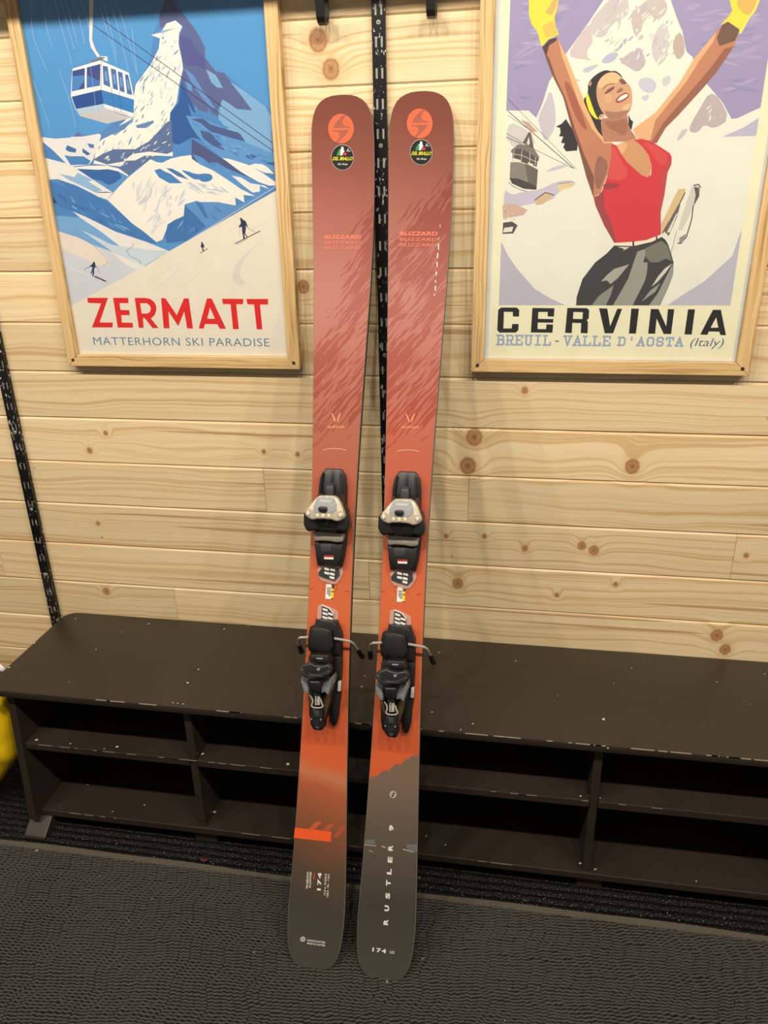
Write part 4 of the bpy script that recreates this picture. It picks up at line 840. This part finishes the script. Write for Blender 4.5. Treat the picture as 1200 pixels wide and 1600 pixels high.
ski1 = ski('coral ski with brown fading tail, left one of the pair', K1, 0, TOP_L)
ski2 = ski('coral ski with grey tail lettered RUSTLER 9, right one of the pair', K2, RY2, TOP_R)
def ski_hit(px, py, root, h=0.0):
    """(w, s) on the ski's top face under a photo pixel"""
    d = ray(px, py); lo, hi = -.05, 1.85; base = root.location
    def g(s):
        P = SP(s, 0, h)+base; t = (P.y-CAM.y)/d.y; return CAM.z+d.z*t-P.z, CAM.x+d.x*t, P.z
    for _ in range(50):
        m = (lo+hi)/2
        if g(m)[0] > 0: lo = m
        else: hi = m
    _, x, z = g(lo); return (x - base.x - math.sin(root.rotation_euler.y)*(z-base.z), lo)
class Decal:
    def __init__(s, name, root, h=.0005, split=False): s.n = name; s.r = root; s.v = []; s.f = []; s.mi = []; s.mats = []; s.h = h; s.split = split
    def flush(s):
        if s.split and s.f: s.build(); s.v = []; s.f = []; s.mi = []; s.mats = []
    def _m(s, m):
        if m not in s.mats: s.mats.append(m)
        return s.mats.index(m)
    def ws(s, loops, mat):
        fl = [q for l in loops for q in l]; b = len(s.v); s.v += [tuple(SP(q[1], q[0], s.h)) for q in fl]; k = s._m(mat); s.h += .00003
        for t in tessellate_polygon([[Vector((q[0], q[1], 0)) for q in l] for l in loops]):
            A_, B_, C_ = (fl[i] for i in t); ar = (B_[0]-A_[0])*(C_[1]-A_[1])-(C_[0]-A_[0])*(B_[1]-A_[1])
            if abs(ar) < 1e-13: continue
            s.f.append([b+i for i in (t if ar > 0 else t[::-1])]); s.mi.append(k)
        s.flush()
    def poly(s, pts, mat): s.ws([[ski_hit(a, b, s.r) for a, b in pts]], mat)
    def text(s, body, org, ux, vy, mat, **kw):
        """org, ux, vy in (w, s): text origin, width vector, height vector"""
        V, Fc = text_shape(body, **kw); b = len(s.v); k = s._m(mat); s.h += .00003
        s.v += [tuple(SP(org[1]+ux[1]*u+vy[1]*v, org[0]+ux[0]*u+vy[0]*v, s.h)) for u, v in V]
        for f in Fc: s.f.append([b+i for i in f]); s.mi.append(k)
        s.flush()
    def build(s):
        if not s.f: return
        me = bpy.data.meshes.new(s.n); me.from_pydata(s.v, [], s.f)
        for m in s.mats: me.materials.append(m)
        me.polygons.foreach_set('material_index', s.mi); me.update()
        o = bpy.data.objects.new(s.n, me); COL.objects.link(o); o.parent = s.r; return o
def inkd(rgb, rough=.4): return flat('print_%d_%d_%d' % rgb, rgb, rough, 0, .04, 40)
def span(a, b): return (b[0]-a[0], b[1]-a[1])
def ell(cx, cy, rx, ry, n=40, a0=0, a1=360): return [(cx+rx*math.cos(math.radians(a0+(a1-a0)*i/n)), cy+ry*math.sin(math.radians(a0+(a1-a0)*i/n))) for i in range(n)]
def logo_set(root, dx, dy, name_px, v_px, arc_px):
    # round emblem: disc with two facing swept wedges, traced once and shifted for the other ski
    Zt = lambda *pts: [(505+a/14.54+dx, 165+b/14.54+dy) for a, b in pts]
    O1 = inkd((214,96,60)); BR = inkd((158,84,64))
    d = Decal('round_emblem', root); d.poly(Zt(*ell(405, 525, 292, 338)), O1)
    d.poly(Zt((490,190),(535,215),(480,285),(440,345),(438,400),(470,440),(520,462),(615,490),(612,505),(220,515),(260,430),(330,340),(420,250)), BR)
    d.poly(Zt((200,565),(585,548),(550,625),(480,705),(400,790),(330,850),(275,835),(330,770),(375,700),(370,630),(310,595),(205,585)), BR); d.build()
    d = Decal('shop_sticker', root, .0008); d.poly(Zt(*ell(438, 1180, 256, 292)), inkd((205,200,192))); d.poly(Zt(*ell(438, 1180, 249, 284)), inkd((22,23,25), .3))
    d.poly(Zt((305,1135),(330,1060),(370,990),(398,985),(392,1135)), inkd((40,140,60))); d.poly(Zt((392,1135),(396,1000),(415,985),(410,945),(440,930),(468,960),(462,1010),(490,1030),(455,1080),(430,1135)), inkd((238,238,236))); d.poly(Zt((455,1130),(465,1085),(500,1060),(535,1095),(530,1130)), inkd((205,40,40)))
    d.poly(Zt((525,1025),(620,1030),(622,1046),(528,1040)), inkd((190,190,190))); d.poly(Zt(*ell(567, 1000, 18, 18, 12)), inkd((190,190,190)))
    a = ski_hit(*Zt((215,1245))[0], root); b = ski_hit(*Zt((662,1245))[0], root); c = ski_hit(*Zt((240,1165))[0], root)
    d.text('DEL BRALLO', a, span(a, b), (.0012, c[1]-a[1]), inkd((246,232,30)), bold=.012, shear=.2)
    a = ski_hit(*Zt((330,1362))[0], root); b = ski_hit(*Zt((552,1362))[0], root); c = ski_hit(*Zt((335,1310))[0], root)
    d.text('Ski Shop', a, span(a, b), (.0008, c[1]-a[1]), inkd((238,238,236)), bold=.0, shear=.2); d.build()
    d = Decal('brand_lettering', root, split=True); CO = inkd((232,112,84)); x0, x1, y0, y1 = name_px
    a = ski_hit(x0, y1, root); b = ski_hit(x1, y1, root); c = ski_hit(x0, y0, root)
    d.text('BLIZZARD', a, span(a, b), (0, c[1]-a[1]), CO, bold=.03)
    for k in (1, 2): d.text('BLIZZARD', (a[0], a[1]-.0105*k), span(a, b), (0, (c[1]-a[1])*.8), inkd((206,104,82) if k == 1 else (200,106,88)), bold=.02)
    x, y = v_px; LP = inkd((240,150,112))
    for sg in (-1, 1):
        d.poly([(x+sg*7.4, y-9), (x+sg*6.0, y-9.4), (x+sg*3.0, y-3.2), (x+sg*.8, y+3.6), (x+sg*2.5, y+4), (x+sg*4.8, y-2.4)], LP)
    a = ski_hit(x-13, y+14, root); b = ski_hit(x+13.5, y+14, root); c = ski_hit(x-13, y+10.5, root); d.text('RUSTLER', a, span(a, b), (0, c[1]-a[1]), LP, bold=.02)
    x, y = arc_px; P = [(x-18+36*i/12, y+3-3.5*math.sin(math.pi*(.12+.8*i/12))) for i in range(13)]
    d.poly(P + [(a_, b_+.7) for a_, b_ in P[::-1]], inkd((235,190,175))); d.build()
logo_set(ski1, 0, 0, (507.4,564,367.3,373.2), (525.5,655), (523,701))
logo_set(ski2, 123.0, -8.2, (625,684,362,368), (641,655.5), (638,703))
WHT = inkd((225,224,218)); DK = inkd((70,66,58))
Y = lambda *pts: [(430+a/4.615, 1140+b/4.615) for a, b in pts]
d = Decal('tail_bar', ski1, split=True); OR = inkd((238,92,44)); d.poly(Y((143,705),(405,735),(403,810),(135,780)), OR); OR2 = inkd((196,92,56))
d.poly(Y((290,665),(340,665),(285,720),(240,715)), OR2); d.poly(Y((385,678),(435,680),(385,730),(340,722)), inkd((176,88,58))); d.poly(Y((478,690),(503,692),(503,720),(450,780),(415,775)), inkd((168,84,56))); d.build()
d = Decal('tail_lettering', ski1, split=True)
def vtext(d, root, body, x, y0, y1, wpx, mat, **kw):
    """text running up the ski: from pixel y0 (bottom) to y1 (top), letters wpx wide across"""
    a = ski_hit(x+wpx/2, y0, root); b = ski_hit(x+wpx/2, y1, root); c = ski_hit(x-wpx/2, y0, root)
    d.text(body, a, (a[0]*0+0, b[1]-a[1]), (c[0]-a[0], 0), mat, **kw)
vtext(d, ski1, 'TRUEBLEND', 479.6, 1389, 1362, 3.0, WHT, bold=.02); vtext(d, ski1, 'FLUXFORM', 484.2, 1387, 1362.5, 3.0, WHT, bold=.02)
d.poly([(490.8,1364),(492,1364),(491.2,1374),(490.2,1374)], OR); vtext(d, ski1, '174', 498.3, 1391.5, 1363.5, 6.0, WHT, bold=.04, spacing=1.25)
vtext(d, ski1, '15.0 m  RADIUS', 507.2, 1398.5, 1365, 3.0, WHT, bold=.01); vtext(d, ski1, '128.0 - 96 - 118.5', 511.6, 1402, 1365.5, 3.0, WHT, bold=.01)
for k in range(8):
    a = math.radians(45*k+20); d.poly([(473.3+math.cos(a-.3)*1.2, 1467.3+math.sin(a-.3)*1.2), (473.3+math.cos(a-.18)*4.3, 1467.3+math.sin(a-.18)*4.3), (473.3+math.cos(a+.18)*4.3, 1467.3+math.sin(a+.18)*4.3), (473.3+math.cos(a+.3)*1.2, 1467.3+math.sin(a+.3)*1.2)], WHT)
for body, y in (('HANDCRAFTED', 1470.2), ('MADE IN AUSTRIA', 1474.8)):
    a = ski_hit(480, y, ski1); b = ski_hit(508.5, y+1.6, ski1); c = ski_hit(480, y-3.0, ski1); d.text(body, a, (b[0]-a[0], 0), (0, c[1]-a[1]), WHT, bold=.01)
d.build()
d = Decal('tail_lettering', ski2, split=True)
for ch, x, y in (('R',602.6,1441),('U',604.2,1419.5),('S',605.6,1400),('T',606.6,1380),('L',608.0,1362),('E',609.3,1343.5),('R',610.0,1325),('9',611.4,1294)):
    vtext(d, ski2, ch, x, y+4.6, y-4.6, 7.2, WHT, bold=.05)
a = ski_hit(581.7, 1486.5, ski2); b = ski_hit(603.3, 1488, ski2); c = ski_hit(581.7, 1480, ski2); d.text('174', a, (b[0]-a[0], 0), (0, c[1]-a[1]), WHT, bold=.04, spacing=1.3)
a = ski_hit(608.8, 1487.2, ski2); b = ski_hit(616.3, 1487.4, ski2); d.text('cm', a, (b[0]-a[0], 0), (0, .0024), WHT); d.poly([(608.8,1488.4),(616.2,1489),(616.2,1489.8),(608.8,1489.2)], WHT)
d.poly(ell(614.2, 1241.2, 5.6, 5.9, 28), inkd((176,166,152))); d.poly([(616.6,1237.2),(612.4,1240.6),(616.4,1241.4)], inkd((44,40,38))); d.poly([(612.2,1246),(616.2,1242.2),(612.2,1241.6)], inkd((44,40,38))); d.build()
d = Decal('tape_scrap', ski2, split=True); TPE = clear_plastic('clear_tape', (150,156,164), .35)
d.poly(Y((652,795),(718,790),(722,828),(645,825)), TPE); d.poly(Y((945,828),(1022,825),(1024,880),(950,868)), TPE)
for q in (((640,828),(730,836),(730,840),(640,832)), ((765,835),(800,848),(798,852),(770,845)), ((676,872),(705,878),(705,882),(678,876)), ((920,858),(1000,880),(1000,884),(920,864))): d.poly(Y(*q), inkd((190,186,178)))
d.build()
d = Decal('white_scratch', ski2, split=True)
for i, (t0, t1) in enumerate(((0,.05),(.18,.22),(.27,.36),(.40,.48),(.52,.60),(.66,.72),(.78,.82),(.86,.93),(.97,1.0))):
    e = .45 if i in (0, 1) else .8; P = lambda t: (687.6-8.6*t+.5*math.sin(t*23), 350+112*t)
    (a, b), (c_, e2) = P(t0), P(t1); d.poly([(a-e, b), (a+e, b+1), (c_+e, e2), (c_-e*.6, e2-.6)], inkd((225,222,216)))
# waist marks and bar-code stickers
for root, dx in ((ski1, 0), (ski2, 111.6)):
    yo = 0 if root is ski1 else 4.6
    d = Decal('bar_code_sticker', root, .0009); Zb = lambda *pts: [(470+a/13.33+dx, 820+b/13.33+yo) for a, b in pts]
    d.poly(Zb((530,1235),(640,1240),(628,1545),(510,1540)), inkd((236,236,234))); d.poly(Zb((640,1240),(695,1245),(685,1540),(628,1545)), inkd((24,22,20)))
    d.poly(Zb((640,1320),(690,1325),(688,1385),(636,1380)), inkd((236,200,40))); d.poly(Zb((638,1400),(688,1405),(684,1530),(630,1530)), inkd((240,206,40))); d.poly(Zb((655,1265),(670,1290),(648,1292)), inkd((236,236,234)))
    for i in range(9): d.poly(Zb((545,1290+i*17),(625,1293+i*17),(625,1299+i*17+(i % 3)*3),(545,1296+i*17+(i % 3)*3)), inkd((70,70,74)))
    d.poly(Zb((575,1455),(622,1457),(621,1475),(574,1473)), inkd((50,50,56))); d.build()
    d = Decal('waist_mark', root, split=True); RB = inkd((150,60,34)); d.poly(Zb((160,1322),(255,1330),(255,1342),(160,1334)), RB); d.poly(Zb((915,1375),(1015,1388),(1015,1398),(915,1385)), RB)
    for q in ((460,1225),(465,1315),(735,1245),(735,1330)): d.poly(Zb((q[0],q[1]),(q[0]+14,q[1]+2),(q[0]+14,q[1]+36),(q[0],q[1]+34)), RB)
    d.build()

# ================================================================== BINDINGS (built on the left ski, copied to the right)
def bl(tile, h, *pts):
    x0, y0, sc = tile; O = ski1.location - NX*HT + NX*h; r = []
    for a, b in pts:
        dd = ray(x0+a/sc, y0+b/sc); X = CAM + dd*(((O-CAM).dot(NX))/dd.dot(NX)) - O; r.append((X.x, X.dot(AX)))
    return r
def ext(name, ol, h0, h1, mat, parent, bv=.0015, taper=1.0, seg=2, rnd_=0, shift=(0, 0)):
    if rnd_: ol = chaikin(ol, rnd_)
    cx = sum(q[0] for q in ol)/len(ol); cs = sum(q[1] for q in ol)/len(ol)
    f = lambda wv, s, h: AX*s + NX*(h-HT) + Vector((wv, 0, 0))
    bm = bmesh.new()
    prism(bm, [f(a, s, h0) for a, s in ol], [f(cx+(a-cx)*taper+shift[0], cs+(s-cs)*taper+shift[1], h1) for a, s in ol])
    return smooth(link(name, bev(bm, bv, seg), mat, parent), .7)
def sym(half): return [(-a, s) for a, s in half] + [(a, s) for a, s in half[::-1]]
ta, tb, tc, td = (470, 735, 13.333), (470, 820, 13.333), (460, 940, 10.0), (455, 1025, 12.0)
CHAMP = flat('champagne_metal', (206,193,172), 0.3, 0.35, .06, 40); WIN = flat('smoked_window', (164,168,172), 0.12, 0.0, .2, 220)
GREYP = flat('grey_plastic', (54,55,57), 0.4); SILV = flat('silver_shell', (150,156,164), 0.2, 0.35, .2, 160); BRONZE = flat('bronze_metal', (112,88,62), 0.35, 0.8, .12, 60)
CLEARP = clear_plastic('clear_scale', (232,205,200), .30); LBL = flat('white_print', (222,222,218), 0.5); TEX = flat('knurled_slider', (158,150,138), 0.4, 0.55, .15, 700, .5, .6); SMOKE = flat('dark_scale', (58,56,58), 0.3)
# toe
toe = ext('toe_binding', sym([(.0165,1.0375),(.0255,1.024),(.0292,1.002),(.0305,.965),(.0335,.93),(.0335,.885),(.0305,.858),(.0255,.834),(.017,.839)]), .0002, .013, BLACKP, ski1, .002)
toe['label'] = 'black toe piece with champagne housing'
for sg in (-1, 1): ext('ramp_rail', [(sg*.020,1.030),(sg*.0255,1.018),(sg*.0275,.985),(sg*.022,.985)], .0125, .021, BLACKS, toe, .0012)
ext('ramp_plate', sym([(.015,1.034),(.017,.985)]), .0125, .0165, GREYP, toe, .001); ext('ramp_spine', sym([(.003,1.034),(.0035,.985)]), .016, .019, BLACKS, toe, .0008)
ext('tower', sym([(.0285,.990),(.031,.955),(.032,.915),(.020,.905)]), .0125, .050, BLACKS, toe, .003, .82)
ext('release_tab', sym([(.0075,1.008),(.0085,.985)]), .018, .040, GREYP, toe, .0018, 1.0, 2, 0, (0, -.006))
wing = ext('jaw_wings', bl(ta, .042, (62,900),(60,1130),(110,1240),(170,1280),(240,1260),(520,1230),(800,1250),(930,1290),(1005,1230),(1025,1120),(960,800),(880,700),(200,700)), .018, .050, BLACKP, toe, .0035, .97, 3)
hous = ext('silver_housing', bl(ta, .064, (66,880),(105,805),(220,660),(330,540),(385,515),(540,512),(690,520),(770,565),(840,690),(905,870),(927,950),(890,1020),(815,1062),(740,1072),(640,1035),(480,1020),(300,1022),(230,1045),(120,990),(66,935)), .048, .064, CHAMP, toe, .004, .96, 3)
ext('window', bl(ta, .0645, (335,556),(520,548),(698,562),(745,700),(730,830),(640,895),(300,885),(262,750)), .0635, .0652, WIN, toe, .0006)
IV = flat('ivory_highlight', (232,222,200), 0.3, 0.1, .05, 60)  # bevel highlights of the housing, painted as ivory strips beside the window
for q in (((165,785),(345,556),(372,556),(290,740),(245,865)), ((690,562),(735,620),(845,850),(760,870),(745,700))): ext('housing_highlight', bl(ta, .0645, *q), .0635, .0648, IV, toe, .0004)
ext('setting_button', bl(ta, .068, (362,775),(400,748),(530,755),(552,790),(545,850),(510,880),(400,868),(365,838)), .0648, .068, BLACKP, toe, .001)
for q in ((345,935),(462,945),(582,942)): ext('scale_tooth', bl(ta, .0645, (q[0]-32,q[1]-38),(q[0]+30,q[1]-36),(q[0]+26,q[1]+38),(q[0]-20,q[1]+36)), .0635, .0655, flat('ivory_tooth', (226,214,192), .35), toe, .0006)
for q in ((148,905),(825,940)):
    ext('pivot_screw', bl(ta, .065, *ell(q[0], q[1], 42, 46, 16)), .0635, .0662, STEEL, toe, .0006); ext('pivot_recess', bl(ta, .0665, *ell(q[0], q[1], 18, 20, 12)), .0655, .0665, flat('bright_dot', (235,235,232), .3), toe, 0)
def btext(name, body, tile, h, p0, p1, p2, mat, parent, **kw):
    a, b, c = bl(tile, h, p0, p1, p2); V, Fc = text_shape(body, **kw)
    me = bpy.data.meshes.new(name); me.from_pydata([tuple(AX*(a[1]+(b[1]-a[1])*u+(c[1]-a[1])*v) + NX*(h-HT) + Vector((a[0]+(b[0]-a[0])*u+(c[0]-a[0])*v, 0, 0))) for u, v in V], [], Fc)
    me.materials.append(mat); o = bpy.data.objects.new(name, me); COL.objects.link(o); o.parent = parent
btext('maker_name', 'MARKER', ta, .0656, (405,655), (635,665), (405,612), LBL, toe, bold=.03)
ext('slider_plate', bl(tb, .028, (240,150),(330,132),(420,130),(560,150),(700,160),(905,178),(890,290),(870,360),(740,370),(620,345),(400,332),(290,348),(262,270)), .012, .028, TEX, toe, .003)
ext('lower_cover', bl(tb, .018, (265,378),(620,372),(875,400),(850,640),(800,780),(735,880),(600,850),(430,800),(330,650)), .012, .018, BLACKS, toe, .0015)
ext('cover_recess', bl(tb, .0185, (410,405),(632,412),(635,560),(420,565)), .0175, .0186, GREYP, toe, .0003)
ext('warning_label', bl(tb, .0186, (485,635),(685,640),(680,680),(483,675)), .0176, .0186, flat('red_label', (170,44,48), .4), toe, 0); ext('warning_label', bl(tb, .0186, (483,675),(680,680),(678,722),(488,715)), .0176, .0186, LBL, toe, 0)
ext('clear_scale', bl(tb, .004, (345,925),(430,840),(862,840),(885,985),(825,1130),(745,1228),(650,1238),(430,1165),(358,1085)), .0012, .0042, CLEARP, toe, .001)
ext('dark_scale', bl(tb, .0045, (368,990),(462,880),(800,905),(812,1060),(705,1172),(500,1112),(372,1062)), .0042, .0047, SMOKE, toe, 0)
for (x0, y0) in ((490,885),(612,902),(492,972),(604,992),(600,1066)): ext('scale_mark', bl(tb, .005, (x0,y0),(x0+98,y0+22),(x0+98,y0+70),(x0,y0+46)), .0047, .0051, LBL, toe, 0)
# heel
heel = ext('heel_binding', sym([(.020,.724),(.0325,.697),(.0345,.63),(.0345,.572),(.031,.545),(.016,.545)]), .0002, .013, BLACKP, ski1, .002)
heel['label'] = 'black heel piece with clear sides and chrome bail'
for sg in (-1, 1): ext('track_leg', [(sg*.010,.560),(sg*.033,.575),(sg*.0315,.525),(sg*.027,.506),(sg*.021,.502),(sg*.014,.512)], .0002, .014, BLACKP, heel, .002)
ext('track_wall', [(.0205,.652),(.034,.650),(.0345,.605),(.0225,.603)], .012, .024, BLACKS, heel, .0015); ext('track_wall', [(-.0205,.652),(-.034,.650),(-.0345,.605),(-.0225,.603)], .012, .024, BLACKS, heel, .0015)
ext('white_tab', [(.0290,.600),(.0352,.601),(.0352,.579),(.0285,.579)], .010, .020, flat('ivory_tab', (206,204,194), .4), heel, .0008)
ext('clear_scale', bl(tc, .004, (362,70),(430,38),(530,75),(600,105),(685,165),(690,410),(342,410)), .0012, .0042, CLEARP, heel, .001)
ext('dark_scale', bl(tc, .0046, (432,62),(540,102),(612,182),(606,340),(420,300)), .0042, .0047, SMOKE, heel, 0)
ext('scale_edge', bl(tc, .005, (428,50),(540,90),(618,178),(612,192),(535,106),(426,64)), .0045, .0052, LBL, heel, 0)
for (x0, y0) in ((442,98),(440,160),(437,220),(525,165),(522,232),(522,285)): ext('scale_mark', bl(tc, .005, (x0,y0),(x0+78,y0+26),(x0+78,y0+58),(x0,y0+34)), .0047, .0051, LBL, heel, 0)
ext('heel_shoulder', bl(tc, .016, (345,250),(400,340),(430,270),(610,300),(640,350),(655,270),(690,300),(695,400),(745,500),(735,600),(720,830),(230,760),(215,600),(250,390),(330,350)), .012, .022, BLACKS, heel, .002)
ext('brake_pad', bl(tc, .040, (195,690),(203,560),(225,480),(245,425),(275,403),(400,398),(530,425),(578,465),(600,600),(615,720),(575,800),(400,800),(240,765)), .016, .040, BLACKP, heel, .005, .94, 3)
ext('pad_face', bl(tc, .0405, (255,640),(262,520),(300,445),(400,430),(510,450),(535,520),(560,700),(520,750),(280,730)), .039, .0408, BLACKS, heel, .0006)
for sg in (-1, 1):
    f = lambda wv, s, h: AX*s + NX*(h-HT) + Vector((sg*wv, 0, 0))
    path = chaikin([tuple(f(*q)) for q in ((.020,.690,.030),(.040,.688,.030),(.056,.686,.029),(.061,.670,.006),(.0645,.652,-.022))], 1, False)
    bm = bmesh.new(); tube(bm, path, .0027, 10); br = smooth(link('brake_arm', bm, STEEL, heel))
    bm = bmesh.new(); tube(bm, [f(.0625,.664,-.004), f(.064,.660,-.010), f(.0648,.652,-.022), f(.0665,.645,-.034), f(.0670,.641,-.041), f(.0672,.639,-.044)], [.0035,.0050,.0055,.0064,.0058,.003], 10)
    smooth(link('brake_tip', bm, BLACKP, heel))
ext('heel_neck', bl(td, .070, (395,-30),(690,-20),(740,140),(560,190),(420,165),(345,110)), .035, .074, BLACKP, heel, .002)
ext('neck_lip', bl(td, .0755, (465,36),(590,40),(588,62),(485,60)), .0735, .0760, flat('worn_lip', (150,150,150), .35), heel, .0005)
cup = ext('heel_cup', bl(td, .097, (140,222),(240,160),(350,112),(430,162),(560,186),(640,170),(705,142),(772,262),(740,335),(660,410),(600,442),(540,405),(470,410),(330,410),(255,425),(205,380),(160,325)), .080, .097, BLACKS, heel, .004, .97, 3)
ext('cup_ridge', bl(td, .0985, (150,228),(205,232),(350,330),(430,350),(520,345),(560,340),(690,275),(755,262),(700,340),(585,405),(330,395),(265,395),(195,330)), .0965, .0992, GREYP, heel, .001)
for q in (((205,250),(290,292),(345,342),(268,356)), ((562,352),(690,288),(645,365),(575,382))): ext('cup_opening_shade', bl(td, .0997, *q), .0985, .0997, flat('deep_black', (8,8,9), .7), heel, 0)  # shade inside the two openings, painted as flat black patches
ext('cup_badge', bl(td, .0982, (478,230),(542,226),(535,276),(482,278)), .0965, .0984, flat('grey_badge', (128,128,128), .4), heel, .0004)
ext('heel_tower', bl(td, .082, (305,420),(595,420),(560,560),(545,645),(520,702),(400,702),(352,640),(330,520)), .020, .083, BLACKP, heel, .003, .98)
btext('maker_name', 'MARKER', td, .0834, (360,496), (532,500), (360,470), flat('grey_print', (150,150,150), .5), heel, bold=.03)
ext('side_shell', bl(td, .066, (168,395),(240,455),(300,490),(338,570),(348,700),(292,742),(222,640),(178,500)), .022, .068, SILV, heel, .003, .9)
ext('side_shell', bl(td, .066, (545,715),(560,600),(592,480),(680,465),(758,372),(785,480),(742,600),(700,760),(630,690)), .022, .068, SILV, heel, .003, .9)
ext('bronze_flank', bl(td, .044, (575,800),(640,700),(742,700),(724,880),(685,1000),(625,1230),(590,1100)), .012, .046, BRONZE, heel, .002); ext('bronze_flank', bl(td, .044, (300,760),(350,740),(390,800),(400,960),(370,1000)), .012, .046, BRONZE, heel, .002)
ext('scale_stem', bl(td, .060, (405,700),(545,700),(560,940),(400,940)), .020, .060, BLACKP, heel, .001); ext('number_scale', bl(td, .0608, (448,752),(540,760),(538,918),(444,922)), .0596, .0609, flat('grey_scale', (176,174,168), .4), heel, .0002)
for i in range(8): ext('scale_mark', bl(td, .0612, (462,765+i*19),(494,767+i*19),(494,775+i*19),(462,773+i*19)), .0608, .0613, flat('deep_black', (8,8,9), .7), heel, 0)
pts = bl(td, .064, (352,735),(398,800),(405,880),(374,935),(420,968),(500,976),(565,968),(602,940),(575,895),(548,800)); bm = bmesh.new()
tube(bm, chaikin([tuple(AX*s + NX*(.064-HT) + Vector((a, 0, 0))) for a, s in pts], 2, False), .0017, 8); smooth(link('chrome_bail', bm, STEEL, heel))
ext('release_lever', bl(td, .058, (378,985),(580,985),(602,1180),(602,1380),(560,1412),(420,1396),(352,1290),(345,1150)), .026, .058, BLACKP, heel, .004, .97, 3)
ext('lever_grip', bl(td, .0588, (440,1010),(522,1012),(535,1135),(425,1130)), .0574, .0592, GREYP, heel, .0006); ext('lever_badge', bl(td, .0588, (445,1312),(522,1318),(518,1372),(448,1366)), .0575, .0590, GREYP, heel, .0004)
for q in ((378,1182),(556,1192)): ext('lever_rivet', bl(td, .0588, *ell(q[0], q[1], 11, 14, 10)), .0575, .0592, STEEL, heel, 0)
ext('lever_hollow_shade', bl(td, .0588, (415,1190),(525,1195),(520,1295),(418,1290)), .0577, .0587, flat('deep_black', (8,8,9), .7), heel, 0)  # dark of the lever's hollow, painted as a thin black patch
def copy_tree(o, parent):
    c = o.copy(); COL.objects.link(c); c.parent = parent
    for ch in list(o.children): copy_tree(ch, c)
for part in (toe, heel): copy_tree(part, ski2)
